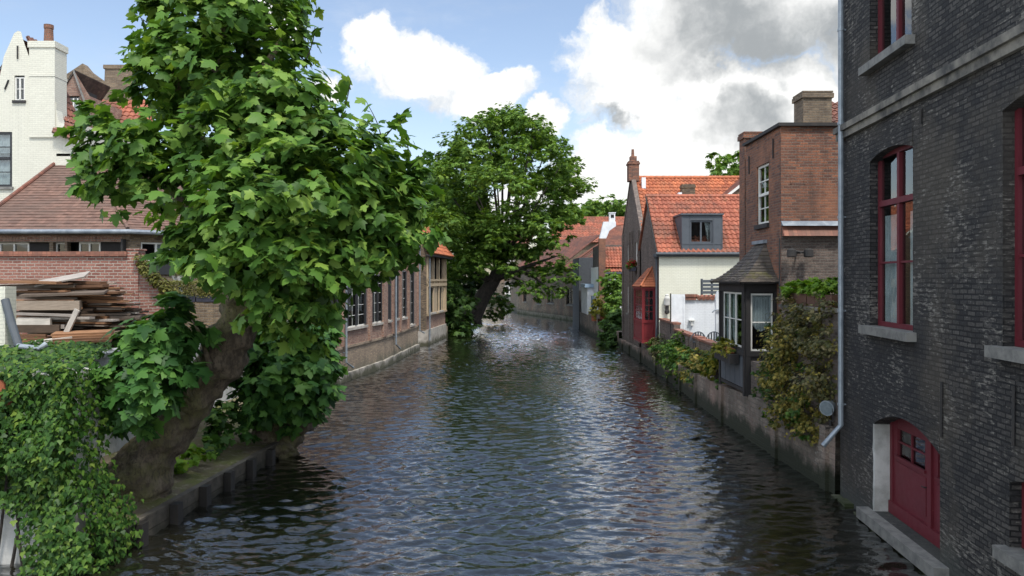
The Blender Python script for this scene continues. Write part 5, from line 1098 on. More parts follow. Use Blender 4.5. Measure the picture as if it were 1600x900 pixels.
# ================================================================== LEFT: garden, houses
def white_house():
    T = thing('white_house', 'white painted brick house with pointed gable and tall white chimney', 'house', (-18, 30, 2.9)); d = 30.0
    F = Fr((-26, d), (-16.5, d)); X = lambda px: (px - 800) / FPX * d; Z = lambda py: EYE + (HOR - py) / FPX * d; u = lambda px: X(px) + 26
    op1 = (u(-24), u(19), Z(292), Z(206)); op2 = (u(22.5), u(38.5), Z(157), Z(120)); base = Z(236); b = MB()
    # body up to the right shoulder, then the curved gable
    wall(b, F, 2.9, Z(240), [(op1[0], op1[1], op1[2], Z(240))], u1=u(110), m=0, rev=.12, mdark=None)
    wall(b, F, Z(240), Z(206), [(op1[0], op1[1], Z(240), Z(206))], u1=u(88), m=0, rev=.12)
    b.poly([F.P(op1[0] - .2, op1[2] - .2, -1), F.P(op1[1] + .2, op1[2] - .2, -1), F.P(op1[1] + .2, op1[3] + .2, -1), F.P(op1[0] - .2, op1[3] + .2, -1)], 1)
    prof = [(88, 206), (86, 178), (66, 140), (54, 112), (43, 84), (36, 62), (33, 50), (28, 48), (22, 52), (16, 66), (6, 88), (-10, 108), (-30, 150), (-40, 206)]
    wall(b, F, Z(206), Z(160), [], u0=u(-40), u1=u(88), m=0)
    wall(b, F, Z(160), Z(118), [op2[:2] + (Z(160), Z(118))], u0=u(0), u1=u(56), m=0, rev=.12, mdark=1)
    P = lambda px, py, w=0: F.P(u(px), Z(py), w)
    b.poly([P(56, 160), P(77, 160), P(66, 140), P(56, 118)]); b.poly([P(0, 118), P(56, 118), P(46, 90), P(36, 62), P(33, 50), P(28, 48), P(22, 52), P(16, 66), P(6, 88)]); b.poly([P(-40, 206), P(-40, 160), P(0, 160), P(0, 118), P(-10, 108), P(-35, 150)]) if False else b.poly([P(-40, 160), P(0, 160), P(0, 118), P(-12, 120)])
    b.poly([P(77, 160), P(88, 160), P(88, 178)]) if False else None
    # curved shoulder on the right
    b.prism([P(88, 206), P(88, 172), P(92, 190), P(100, 204), P(112, 214), P(112, 244), P(88, 244)], (0, .4, 0))
    # depth: gable end wall thickness and the side of the house
    rim = [(112, 244), (112, 214)]
    b.poly([F.P(u(88), 2.9), F.P(u(88), 2.9, -8), F.P(u(88), Z(180), -8), F.P(u(88), Z(180))]); b.poly([F.P(u(110), 2.9), F.P(u(110), 2.9, -4), F.P(u(110), Z(240), -4), F.P(u(110), Z(240))])
    b.build('wall', [M['white_brick'], M['interior']], T)
    r = MB(); a, c, e = P(33, 52, -.35), P(88, 185, -.35), Vector((0, 1.3, 0)); tiles(r, c, c + e, a + e, a, tw=.24, th=.33); a2, c2 = P(22, 56, -.30), P(-40, 165, -.30); tiles(r, c2 + e, c2, a2, a2 + e, tw=.24, th=.33)
    r.build('roof', M['rust_tile'], T)
    for (p0, p1, p2, p3) in (((16, 66), (-14, 66), (-14, 96), (2, 96)),):
        q = MB(); tiles(q, P(p3[0] - 20, p3[1], -1), P(p3[0] + 6, p3[1], -1), P(p0[0], p0[1], -1.9), P(p1[0], p1[1], -1.9)); q.build('side_roof', M['rust_tile'], T)
    c = MB(); c.box(X(47), X(87), d - .06, d + .75, Z(215), Z(72)); c.box(X(45.5), X(88.5), d - .10, d + .80, Z(75), Z(65)); c.box(X(46.5), X(87.5), d - .08, d + .78, Z(120), Z(116)); ch = c.build('chimney', M['white_brick'], T)
    c = MB(); m0 = Vector((X(69), d + .3, Z(65))); c.lathe(m0, [(.19, 0), (.17, .1), (.15, .55), (.17, .58), (.17, .72), (.14, .72)], 12); c.build('chimney_pot', M['red_brick'], ch)
    t = MB(); tiles(t, P(88, 208, .30), P(117, 219, .30), P(105, 203, -.5), P(76, 181, -.5), kind='plain', tw=.24, th=.2); t.build('shoulder_tiles', M['rust_tile'], T)
    window(F, op2, T, 'white_paint', depth=.04, fw=.05, mull=2, rails=(.5,), sill=(.06, .1, .06, 'iron')); window(F, op1, T, 'dark_paint', depth=.02, fw=.09, mull=1, transom=.52, rails=(.25, .75), bars=.03, curtain=[(.1, .95, .02, .98)], sill=(.07, .1, .06, 'sill_stone'))
    for (p0, p1) in (((28, 72), (28, 92)), ((14, 125), (8, 140)), ((47, 137), (54, 157))):
        a = MB(); a.tube([P(*p0, .03), P(*p1, .03)], .03, 6); a.build('wall_anchor', M['iron'], T)
white_house()

def rear_house():
    T = thing('brick_house', 'tan brick house with stepped chimney and a red brick dormer behind the white chimney', 'house', (-24, 40, 2.9)); d = 40.0
    P = lambda px, py, dd=d: PT(px, py, dd); b = MB()
    out = [(84, 300), (84, 120), (105, 115), (129, 99), (138, 110), (163, 128), (164, 103), (206, 103), (206, 300)]
    b.prism([P(*q) for q in out], (0, .5, 0), 0); b.prism([P(161, 107, d - .05), P(161, 101, d - .05), P(209, 101, d - .05), P(209, 107, d - .05)], (0, .6, 0), 0)
    b.build('wall', [M['tan_brick']], T)
    r = MB(); tiles(r, P(80, 250, 36.6), P(240, 250, 36.6), P(240, 157, 39.9), P(80, 157, 39.9), tw=.3, th=.35); r.build('roof', M['red_tile'], T)
    r = MB(); tiles(r, P(86, 165, 36.5), P(89, 165, 36.5), P(112, 112, 39.5), P(87, 112, 39.5), kind='plain', tw=.2, th=.2); 
    # dormer: red brick gable with a pale window
    D = MB(); F = Fr((P(88, 0, 36).x, 36), (P(150, 0, 36).x, 36)); u = lambda px: (px - 88) / FPX * 36; Z = lambda py: EYE + (HOR - py) / FPX * 36
    op = (u(106), u(124.5), Z(206), Z(152)); wall(D, F, Z(260), Z(150), [(op[0], op[1], op[2], Z(150))], u1=u(140), m=0, rev=.12, mdark=1); D.poly([F.P(0, Z(150)), F.P(u(140), Z(150)), F.P(u(117), Z(112))]); D.poly([F.P(u(140), Z(260)), F.P(u(140), Z(260), -3), F.P(u(140), Z(150), -3), F.P(u(140), Z(150))])
    dm = D.build('dormer', [M['rose_brick'], M['interior']], T); 
    e = MB(); lo, hi, lo2 = F.P(u(147), Z(192), .05), F.P(u(117), Z(110), .05), F.P(u(80), Z(160), .05); e.prism([lo, hi, hi - Vector((0, 0, .14)), lo - Vector((0, 0, .16))], (0, -.1, 0)); e.build('verge', M['sill_stone'], dm)
    rr = MB(); back = Vector((0, 3.2, 0)); tiles(rr, F.P(u(80), Z(165), .1), F.P(u(80), Z(165), .1) + back, hi + back, hi, kind='plain', tw=.2, th=.2); rr.build('dormer_roof', M['moss_tile'], dm)
    f = MB(); c0 = (op[0], op[1], op[2], Z(152))
    for k in range(3): x = op[0] + .02 + k * .19; f.fbox(F, x, x + .05, op[2], Z(153), -.10, -.04)
    f.fbox(F, op[0], op[1], op[2], op[2] + .06, -.1, -.05); f.build('window_frame', M['white_paint'], dm); g = MB(); g.fbox(F, op[0], op[1], op[2], Z(152), -.09, -.085); g.build('pane', M['glass'], dm)
    q = MB(); q.fbox(F, op[0] + .05, op[1] - .18, op[2], Z(155), -.2, -.17); q.build('curtain', M['curtain'], dm)
rear_house()

def low_house():
    T = thing('low_house', 'low brick house under a wide brown tiled hip roof beside the white house', 'house', (-16, 26, 2.9)); d = 26.0
    X = lambda px, dd=d: (px - 800) / FPX * dd; Z = lambda py, dd=d: EYE + (HOR - py) / FPX * dd
    F = Fr((-26, d), (X(203), d)); u = lambda px: X(px) + 26; top = Z(364); zs = 4.2
    ops = [(u(-20), u(77), zs, Z(378.5)), (u(83), u(101), zs, Z(378.5)), (u(105), u(189), zs, Z(378))]
    G = Fr((X(203), d), (X(203) + 1.75, d + 1.75)); gop = (.35, 1.35, Z(408, 26.7), Z(379, 26.7)); b = MB()
    wall(b, F, 2.9, top, ops, m=0, rev=.22, mdark=1); wall(b, G, 2.9, top, [gop], m=0, rev=.1, mdark=1)
    e = G.P(G.L, 0); H = Fr((e.x, e.y), (e.x + .1, e.y + 6)); wall(b, H, 2.9, top, [], m=0)
    for k in range(80):
        uu = u(0) + k * .105
        if uu < F.L - .3: b.fbox(F, uu, uu + .095, Z(378), Z(368), 0, .010 + .004 * (k % 2), 2)
    b.build('wall', [M['tan_brick'], M['interior'], M['rose_brick']], T)
    for o in ops:
        n = 2 if o[1] - o[0] > 1 else 1; f = window(F, (o[0] + (.3 if n > 1 else 0), o[1] - (.75 if n > 1 else 0), o[2], o[3]), T, 'white_paint', depth=.16, fw=.05, mull=2 if n > 1 else 1)
        if n > 1: q = MB(); q.fbox(F, o[1] - .74, o[1], o[2], o[3], -.20, -.17); q.build('window_frame', M['black_timber'], T)
    window(G, gop, T, 'white_paint', depth=.05, fw=.055, mull=2, curtain=[(.55, .95, .05, .95)]); q = MB(); q.fbox(G, .25, 1.45, gop[2] - .45, gop[2] - .01, 0, .06); q.build('apron_panel', M['dark_paint'], T)
    ez = Z(360); r = MB(); eL, eR = Vector((X(-38), d - .35, ez)), Vector((X(203) + .1, d - .35, ez)); pk = Vector((X(142, 31), 31.0, Z(240, 31))); 
    rl = Vector((X(109, 31), 31, Z(240, 31))); r.poly([eL, rl, Vector((eL.x, 31, ez))]); tiles(r, eL, eR, pk, rl, kind='plain', tw=.2, th=.21, jit=.006); e2 = G.P(G.L + .3, ez, .35); tiles(r, eR, e2, pk + Vector((.05, .05, 0)), pk, kind='plain', tw=.2, th=.21, jit=.006); e3 = e2 + Vector((.3, 6, 0)); tiles(r, e2, e3, pk + Vector((1.0, 5, 0)), pk, kind='plain', tw=.2, th=.21)
    ridge(r, eR + Vector((0, 0, .05)), pk + Vector((0, 0, .05)), .055); R = r.build('roof', M['brown_tile'], T)
    k = MB(); ridge(k, pk + Vector((-1.2, -.05, .06)), pk + Vector((1.6, -.05, .06)), .11); k.build('ridge_tiles', M['orange_tile'], R)
    k = MB(); k.tube([eL + Vector((0, 0, .04)), rl + Vector((0, 0, .06))], .07, 8); k.build('verge', M['rust_tile'], R)
    g = MB(); g.tube([eL + Vector((0, -.05, -.06)), eR + Vector((0.05, -.05, -.06)), e2 + Vector((.05, -.05, -.06))], .075, 8); g.build('gutter', M['lead'], T)
    pipe(G, 1.62, ez - .1, 3.2, .08, .06, parent=T); w_ = MB(); w_.fbox(F, F.L - .18, F.L - .12, Z(392), Z(374), .0, .25); w_.build('wall_anchor', M['iron'], T)
    # grey archway beyond
    A = thing('garden_arch', 'cream arched garden gateway beyond the low brick house', 'gateway', (X(328, 31), 31, 2.9)); F2 = Fr((X(296, 31), 31), (X(362, 31), 31)); m_ = MB(); z1 = Z(405, 31); wall(m_, F2, 2.9, z1, [(.22, F2.L - .15, 2.9, Z(409, 31), .5)], rev=.4, mdark=None); m_.box(X(296, 31), X(362, 31), 31.45, 31.6, 2.9, z1); m_.build('wall', M['cream_render'], A)
low_house()

def garden():
    # old red garden wall with a swooping end
    d = 20.0; X = lambda px: (px - 800) / FPX * d; Z = lambda py: EYE + (HOR - py) / FPX * d; b = MB(); c = MB()
    b.box(-22, X(200), d, d + .32, 2.7, Z(400)); b.box(X(200), X(217), d - .03, d + .35, 2.7, Z(391))
    sw = [(217, 396), (221, 412), (228, 424), (238, 434), (250, 440), (262, 450)]
    b.prism([Vector((X(p), d, Z(q))) for p, q in sw] + [Vector((X(262), d, 2.4)), Vector((X(217), d, 2.4))], (0, .3, 0))
    n = 26
    for k in range(n): x0 = -22 + (X(200) + 22) * k / n; x1 = -22 + (X(200) + 22) * (k + 1) / n; dz = .012 * mnoise.noise(Vector((k * 1.3, 0, 0))); c.box(x0, x1 - .004, d - .07, d + .39, Z(400) + .002, Z(393) + dz)
    b.box(X(200) - .02, X(217) + .03, d - .05, d + .37, Z(391), Z(388.5))
    o = b.build('brick_garden_wall', [M['pink_brick']]); tag(o, 'old red brick garden wall with a swooping end behind the stacked boards', 'wall'); tg = c.build('coping', M['coping'], o, bevel=.02)
    iv = thing('ivy', 'small yellow green ivy creeping over the swooping end of the red garden wall', 'ivy', tuple(PT(235, 430, 19.9))); bl = [(PT(p, q, 19.95), .17) for p, q in [(222, 405), (226, 418), (232, 425), (240, 433), (249, 440), (257, 447), (262, 455)]]; foliage('foliage', IVY, bl, 210, (.06, .11), M['box_leaf'], iv, squash=.8)
    # white pier at the very left
    p = MB(); p.box(PT(-40, 0, 15.5).x, PT(8, 0, 15.5).x, 15.5, 15.85, 2.7, EYE + (HOR - 448) / FPX * 15.5); o = p.build('white_pier', M['white_brick']); tag(o, 'white painted brick pier at the left edge before the red wall', 'pier')
    p = MB(); p.tube([PT(29, 540, 15.3), PT(18, 505, 15.4), PT(8, 468, 15.48)], .075, 12); o = p.build('leaning_post', M['slate_paint'], smooth=False); tag(o, 'round grey post leaning on the white pier beside the stacked boards', 'post')
    p = MB(); p.tube([PT(28, 541, 15.0), PT(62, 545, 14.9), PT(72, 538, 15.0)], [.055, .055, .06], 12); o = p.build('drain_pipe', M['zinc']); tag(o, 'grey plastic pipe lying on the ivy below the stacked boards', 'pipe')
    # terrace of the neighbour: stone wall with two dark planters of clipped box
    s = MB(); dd = 23.0; X2 = lambda px: (px - 800) / FPX * dd; s.box(X2(225), -8.2, dd, dd + .4, .5, EYE + (HOR - 472) / FPX * dd); o = s.build('terrace_wall', M['tan_brick']); tag(o, 'tan stone terrace wall carrying two dark planters behind the maple trunk', 'wall')
    s = MB(); s.poly([(X2(225), dd + .05, 3.79), (-8.2, dd + .05, 3.79), (-8.3, 30, 3.79), (-14, 30, 3.79)]); o = s.build('terrace_ground', M['yard']); tag(o, kind='structure')
    for (p0, p1, q0, hd, lab) in ((262, 305, 441, .5, 'larger dark planter of tall clipped box hedge on the terrace wall'), (307, 345, 449, .38, 'smaller dark planter of low bright box hedge on the terrace wall')):
        t = thing('hedge_planter', lab, 'planter', (X2((p0 + p1) / 2), dd + .15, 3.82), 'dark planters on the terrace wall'); m_ = MB(); z0 = 3.825; m_.box(X2(p0), X2(p1), dd - .02, dd + .34, z0, z0 + .17); m_.build('box', M['planter_dark'], t, bevel=.012)
        n_ = 2200; x0, x1, z1 = X2(p0), X2(p1), EYE + (HOR - q0) / FPX * dd; pp = np.stack([rng.uniform(x0, x1, n_), rng.uniform(dd, dd + .34, n_), rng.uniform(z0 + .15, z1, n_)], -1)
        sd_ = rng.integers(0, 3, n_); pp[sd_ == 0, 1] = dd - .01; pp[sd_ == 1, 2] = z1; pp += rng.normal(0, .015, pp.shape); nn = rng.normal(0, .5, pp.shape) + np.array([0, -.6, .8]); leaves('hedge', OVAL, pp, nn, rng.normal(0, 1, pp.shape) + np.array([0, 0, .6]), rng.uniform(.035, .065, n_), M['box_leaf'], t)
    t = thing('flower_pot', 'small pot of white flowers on the brick house wall', 'plant pot', tuple(PT(277, 436, 24))); c_ = PT(277, 437, 24); m_ = MB(); m_.lathe(c_ - Vector((0, 0, .14)), [(.10, 0), (.15, .22), (.16, .26)], 12); m_.build('pot', M['lime_wall'], t); foliage('foliage', SPRAY, [(c_ + Vector((0, 0, .24)), .18)], 160, (.06, .11), M['dry_leaf'], t); 
    # pale retaining wall behind the bank
    r = MB(); Fw = Fr((-8.15, 12.7), (-8.15, 23)); wall(r, Fw, .3, 2.92, []); r.fbox(Fw, 0, Fw.L, .3, 2.915, -.4, -.004); r.fbox(Fw, 0, Fw.L, 2.92, 3.0, -.42, .04); Fb = Fr((-8.15, 23), (-8.05, 29.4)); wall(r, Fb, .3, 3.0, [])
    o = r.build('retaining_wall', M['lime_wall']); tag(o, 'pale limewashed retaining wall of the garden behind the maple trunks', 'wall')
garden()

def board_stack():
    rr = random.Random(21); X0, D0 = -11.0, 18.1; base = 2.92; grp = 'old boards in the stack by the red wall'
    def board(mat, L, W, H, c, yaw, roll=0.0, pitch=0.0, lab=None, group=True):
        m_ = MB(); F = Fr((-L / 2, W / 2), (L / 2, W / 2)); j = lambda: rr.uniform(-.03, .03)
        m_.v = []; 
        pts0 = [(-L / 2 + j(), -W / 2), (L / 2 + j(), -W / 2), (L / 2 + j(), W / 2), (-L / 2 + j(), W / 2)]
        if rr.random() < .25: k = rr.randrange(4); pts0[k] = (pts0[k][0] * .93, pts0[k][1])
        lo = [Vector((x, y, -H / 2)) for x, y in pts0]; hi = [Vector((x, y, H / 2)) for x, y in pts0]; P_ = [hi, lo[::-1]] + [[lo[i], lo[(i + 1) % 4], hi[(i + 1) % 4], hi[i]] for i in range(4)]
        for q in P_:
            flat = abs((q[1] - q[0]).cross(q[2] - q[0]).normalized().x) < .7
            m_.poly(q, 0, [(v.x, v.y + v.z) for v in q] if flat else [(v.y * .05, v.z) for v in q])
        o = m_.build('board', M[mat], bevel=.004); o.location = c; o.rotation_euler = (roll, pitch, yaw)
        tag(o, lab or 'weathered brown or grey plank in the untidy stack before the red brick wall', 'board', grp if group else None); return o
    # bulk of the stack: layer on layer, ragged ends to the right
    z = base; layer = 0; right = lambda f: -8.25 - .95 * f ** 1.1 if f > .25 else -8.15
    while z < 4.42:
        f = (z - base) / 1.55; H = rr.choice([.025, .032, .045, .06]); n = 3
        for k in range(n):
            L = rr.uniform(1.5, 2.5); W = rr.uniform(.16, .30); yd = D0 - .32 + k * .34 + rr.uniform(-.06, .06); front = (k == 0)
            xr = right(f) + rr.uniform(-.30, .22) - (.9 if front else 0) * rr.random() ** .6
            mat = rr.choices(['board_brown', 'board_grey', 'board_dark', 'board_white'], [5, 4, 3, .7])[0]
            board(mat, L, W, H, (xr - L / 2, yd, z + H / 2 + rr.uniform(0, .006)), rr.uniform(-.17, .17), rr.uniform(-.07, .07), rr.uniform(-.028, .028))
        z += H + rr.uniform(.004, .016); layer += 1
    top = z; P = PT
    # the ones that stand out
    board('board_grey', 1.35, .30, .20, P(80, 477, 17.55), .03, lab='thick squared beam lying near the top of the board stack', group=False)
    board('board_grey', 1.75, .5, .05, P(105, 458, 17.75), .10, .12, -.035, lab='broad grey board covering the top of the stack', group=False)
    board('board_white', 1.05, .42, .03, P(97, 436, 17.9), .22, .30, -.20, lab='white painted board lying aslant on top of the stack', group=False)
    board('board_white', 1.6, .22, .05, P(88, 497, 17.45), .02, lab='long whitish board below the thick beam', group=False)
    board('board_white', .65, .2, .09, P(80, 510, 17.45), .02, lab='short pale block face in the middle of the stack', group=False)
    board('board_white', 1.35, .2, .045, P(75, 527, 17.3), -.02, lab='long pale board low at the front of the stack', group=False) if False else None
    dz = lambda py, d: EYE + (HOR - py) / FPX * d
    board('board_white', 1.3, .16, .05, P(70, 491.5, 17.35), -.01, 0, .03, lab='pale board just above the leaning white batten', group=False)
    board('board_white', .85, .12, .15, P(50, 503, 17.3), .02, lab='pale notched block at the left front of the stack', group=False)
    board('board_dark', 1.0, .14, .17, P(57, 513.5, 17.3), .02, lab='greenish dark beam low at the left front of the stack', group=False)
    o = board('board_white', .78, .12, .045, P(109, 509, 17.2), 0, 1.4, -1.12, lab='white batten leaning aslant against the front of the stack', group=False)
    board('board_white', .8, .16, .05, P(82, 531, 16.9), .32, .1, -.13, lab='pale board lying askew at the foot of the stack', group=False)
    for k in range(4): board('board_brown', 1.15, .3, .05, P(130, 520 + 4 * k, 17.2 - .05 * k), .18 + .05 * k, .15, -.03)
    for k in range(3): board('board_brown', .75, .1, .05, P(45, 524 + 4.5 * k, 17.2), .02)
board_stack()

def ivy_wall():
    W = MB(); F = Fr((-13, 12.55), (-6.85, 12.55)); wall(W, F, -.5, 3.0, []); W.poly([F.P(F.L, -.5), F.P(F.L, -.5, -.7), F.P(F.L, 3.0, -.7), F.P(F.L, 3.0)]); W.poly([F.P(0, 3.0), F.P(F.L, 3.0), F.P(F.L, 3.02, -.7), F.P(0, 3.02, -.7)])
    o = W.build('white_garden_wall', M['lime_wall']); tag(o, 'whitewashed garden wall by the water smothered in ivy at the lower left', 'wall')
    C_ = MB(); C_.tube([PT(-40, 627, 12.4), PT(10, 622, 12.3)], [.16, .14], 10); C_.tube([PT(-40, 612, 12.3), PT(2, 606, 12.2)], [.14, .12], 10); C_.build('coping', M['terracotta'], o)
    T = thing('ivy', 'thick green ivy covering the white wall at the lower left', 'ivy', (-7, 12.3, 0)); st = MB(); r = random.Random(4)
    for k in range(12):
        x = -10 + k * .24; limb(st, [(x, 12.42, -.2), (x + r.uniform(-.3, .3), 12.40, 1.2), (x + r.uniform(-.5, .5), 12.42, 2.9)], [.03, .02, .012], 5, 3)
    st.build('stem', M['bark2'], T)
    ps, ns = [], []
    def add(p, n): ps.append(p); ns.append(np.broadcast_to(np.array(n, float), p.shape) if np.ndim(n) == 1 else n)
    nz = lambda p, s: np.array([mnoise.noise(Vector((a * s, b * s, c * s))) for a, b, c in p])
    # front face, with folds and a bulge to the right lower down
    n = 17500; x = rng.uniform(-11.2, -5.95, n); z = rng.uniform(-.05, 3.05, n); lim = np.where(z > 1.5, -6.86, -6.86 + .52 * np.clip((1.5 - z) / .8, 0, 1)); k = x < lim + rng.normal(0, .05, n); x, z = x[k], z[k]
    p = np.stack([x, np.full_like(x, 12.35), z], -1); f = nz(p, 1.3); p[:, 1] -= .14 + .42 * f + .16 * nz(p, 4.0) + .22 * (z < 1.6) * np.clip((1.6 - z), 0, 1); 
    bare = (x < -7.35 + .35 * f) & (z < 1.0 + .35 * f); p = p[~bare]; add(p, [0, -1, .55])
    # right end and the flat top reaching back into the garden
    n = 2600; z = rng.uniform(-.05, 3.05, n); y = rng.uniform(12.2, 13.3, n); p = np.stack([np.where(z > 1.5, -6.88, -6.88 + .50 * np.clip((1.5 - z) / .8, 0, 1)) + rng.normal(0, .09, n), y, z], -1); add(p, [1, -.2, .5])
    n = 11500; x = rng.uniform(-13.5, -6.3, n); y = rng.uniform(12.2, 16.8, n); p = np.stack([x, y, np.full(n, 3.06)], -1); k = x < -6.85 - .40 * np.clip(y - 12.8, 0, 4); p = p[k]; f = nz(p, 1.1); p[:, 2] += .10 * f + rng.uniform(-.04, .1, len(p)) + .05; add(p, [0, -.35, 1])
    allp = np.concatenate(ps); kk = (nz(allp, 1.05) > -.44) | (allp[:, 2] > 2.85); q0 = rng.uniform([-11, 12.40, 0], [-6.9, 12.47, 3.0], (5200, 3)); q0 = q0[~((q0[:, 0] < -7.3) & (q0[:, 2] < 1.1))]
    leaves('inner_foliage', IVY, q0, np.array([0, -1, .4]) + rng.normal(0, .5, q0.shape), np.array([0, -.2, -1.0]) + rng.normal(0, .5, q0.shape), rng.uniform(.08, .15, len(q0)), M['dark_leaf'], T)  # darker green inner layer, its colour stands in for shade in the folds
    p = np.concatenate(ps); nn = np.concatenate(ns) + rng.normal(0, .38, (len(p), 3)); p, nn = p[kk], nn[kk]; p = p + rng.normal(0, .04, p.shape); tp = np.array([0, -.35, -1.0]) + rng.normal(0, .5, p.shape)
    leaves('foliage', IVY, p, nn, tp, rng.uniform(.05, .118, len(p)), M['ivy'], T)
ivy_wall()

# ================================================================== TREES
def maple():
    Q = PT; L = []
    L.append(([Q(178, 812, 14.7), Q(200, 770, 14.8), Q(243, 700, 14.9), Q(300, 622, 14.9), Q(350, 550, 14.8), Q(378, 480, 14.7), Q(378, 400, 14.8), Q(362, 300, 14.9), Q(352, 180, 15), Q(350, 40, 15)], [.74, .60, .46, .41, .39, .37, .34, .28, .20, .10], .19))
    for a, m_, e in (((378, 430), (440, 380), (560, 330)), ((372, 400), (470, 330), (600, 290)), ((372, 380), (300, 320), (200, 250)), ((362, 300), (420, 230), (520, 230)), ((360, 280), (300, 200), (270, 110)), ((352, 200), (400, 130), (440, 60)), ((378, 450), (330, 400), (290, 350)), ((378, 470), (450, 450), (560, 430))):
        j = random.uniform(-.9, .9); L.append(([Q(*a, 14.8), Q(*m_, 14.8 + j * .6), Q(*e, 14.8 + j)], [.20, .12, .03], .05))
    for a, e in (((300, 625), (240, 570)), ((285, 650), (205, 610)), ((330, 580), (300, 500))): L.append(([Q(*a, 14.3), Q((a[0] + e[0]) / 2, (a[1] + e[1]) / 2 - 12, 13.9), Q(*e, 13.6)], [.06, .035, .012], 0))
    R = lambda r, d=14.8: r / FPX * d
    bl = [(345, 30, 92, 14.8), (290, 85, 62, 14.4), (408, 85, 58, 14.9), (350, -60, 98, 15), (438, 35, 34, 14.9), (252, 20, 32, 14.7), (330, 130, 85, 14.2), (400, 150, 80, 14.1), (255, 135, 50, 14.5),
          (190, 232, 58, 14.3), (240, 215, 62, 14.0), (175, 275, 45, 14.2), (225, 285, 48, 13.9), (145, 235, 26, 14.2), (290, 235, 55, 14.2), 
          (360, 240, 85, 13.8), (440, 215, 85, 13.9), (490, 225, 58, 14.6), (520, 270, 85, 13.8), (570, 280, 54, 14.4), (612, 298, 44, 14.5), (630, 335, 36, 14.3), (598, 350, 54, 13.9), (622, 318, 40, 14.2), (628, 352, 34, 14.1), (600, 385, 34, 14.0), (470, 320, 95, 13.3), (390, 330, 80, 13.0), (310, 330, 62, 13.2),
          (300, 375, 45, 13.4), (350, 390, 62, 12.9), (528, 375, 64, 13.6), (455, 405, 76, 13.0), (430, 430, 52, 13.1), (578, 388, 36, 14.0), (485, 448, 46, 13.4), (450, 480, 44, 13.3), (466, 505, 34, 13.8), (528, 425, 32, 13.9),
          (530, 205, 32, 14.6), (590, 240, 26, 14.7), (466, 155, 36, 14.8), (638, 285, 22, 14.6), (450, 175, 50, 14.6),
          (440, 300, 110, 15.9), (360, 300, 75, 16.0), (540, 330, 85, 15.8), (345, 110, 80, 16.0)]
    holes = [(318, 195, 26), (300, 218, 14), (205, 180, 16), (468, 118, 20), (345, 205, 13), (385, 215, 10)]
    def crown_gaps(p):
        px = 800 + p[:, 0] / 15.0 * FPX; py = HOR - (p[:, 2] - EYE) / 15.0 * FPX      # the openings in the crown, measured at its own distance
        k = np.array([mnoise.noise(Vector((a * .95, b * .95, c * .95))) + .45 * mnoise.noise(Vector((a * 2.6, b * 2.6, c * 2.6))) for a, b, c in p]) > -.26
        k |= px > 570
        for hx, hy, hr in holes: k &= (px - hx) ** 2 + (py - hy) ** 2 > hr * hr
        return k
    crown = dict(name='crown', tm=MAPLE, blobs=[(Q(x, y, d), R(r, d)) for x, y, r, d in bl], per_m2=58, size=(.11, .28), mat=M['maple'], up=.85, rough=.42, fill=.18, sprig=11, droop=.55, keep=crown_gaps)
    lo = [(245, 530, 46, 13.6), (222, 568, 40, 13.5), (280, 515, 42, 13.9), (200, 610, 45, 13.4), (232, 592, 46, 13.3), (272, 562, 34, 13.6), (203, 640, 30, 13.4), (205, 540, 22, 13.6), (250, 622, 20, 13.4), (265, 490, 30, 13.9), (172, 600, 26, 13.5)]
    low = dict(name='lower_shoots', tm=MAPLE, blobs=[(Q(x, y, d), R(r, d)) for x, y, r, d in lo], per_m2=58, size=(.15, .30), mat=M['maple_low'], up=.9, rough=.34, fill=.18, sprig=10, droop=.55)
    T = tree('maple_tree', 'big leaning pollard maple with moss brown trunk on the left bank', L, 'bark', [crown, low], base=Vector((-6.9, 14.2, .5)))
    # long shoots that stick out of the crown
    sp, dr, s = [], [], MB()
    for a, e in (((530, 190), (548, 125)), ((605, 210), (632, 172)), ((600, 230), (570, 155)), ((640, 260), (668, 238)), ((480, 90), (492, 40)), ((460, 40), (475, 5)), ((250, 60), (205, 18)), ((225, 130), (200, 95)), ((640, 250), (622, 185)), ((150, 215), (118, 200))):
        A_, E_ = Q(*a, 14.6), Q(*e, 14.5); limb(s, [A_, (A_ + E_) / 2 + Vector((.04, 0, .03)), E_], [.014, .009, .004], 5, 3)
        for k in range(9): p = A_.lerp(E_, k / 8); sp.append(p); dr.append((random.uniform(-1, 1), random.uniform(-1, 1), random.uniform(-.3, .6)))
    s.build('shoots', M['bark2'], T); sp = np.array([tuple(p) for p in sp]); dr = np.array(dr); leaves('shoot_leaves', MAPLE, sp, np.array([0, 0, .8]) + rng.normal(0, .5, sp.shape), dr, rng.uniform(.12, .26, len(sp)), M['maple'], T)
    # second, knotted trunk by the water
    L2 = [([Q(418, 712, 20.2), Q(432, 680, 20.4), Q(468, 640, 20.6), Q(494, 606, 20.9), Q(500, 570, 21.0), Q(492, 530, 21.2), Q(480, 490, 21.4), Q(470, 440, 21.5)], [.66, .55, .46, .38, .32, .28, .22, .12], .30), ([Q(436, 682, 20.4), Q(410, 640, 20.2), Q(395, 610, 20)], [.3, .12, .03], .05)]
    b2 = [(420, 600, 56, 19.6), (470, 590, 52, 19.6), (395, 625, 34, 19.4), (450, 555, 55, 19.8), (488, 572, 32, 19.9), (470, 535, 40, 20.0), (430, 545, 40, 19.6), (420, 640, 26, 19.5), (498, 512, 24, 20.5), (470, 625, 22, 19.5), (503, 552, 18, 20.3), (385, 560, 40, 19.6), (490, 605, 30, 20.2), (468, 655, 20, 19.9), (505, 590, 20, 20.4)]
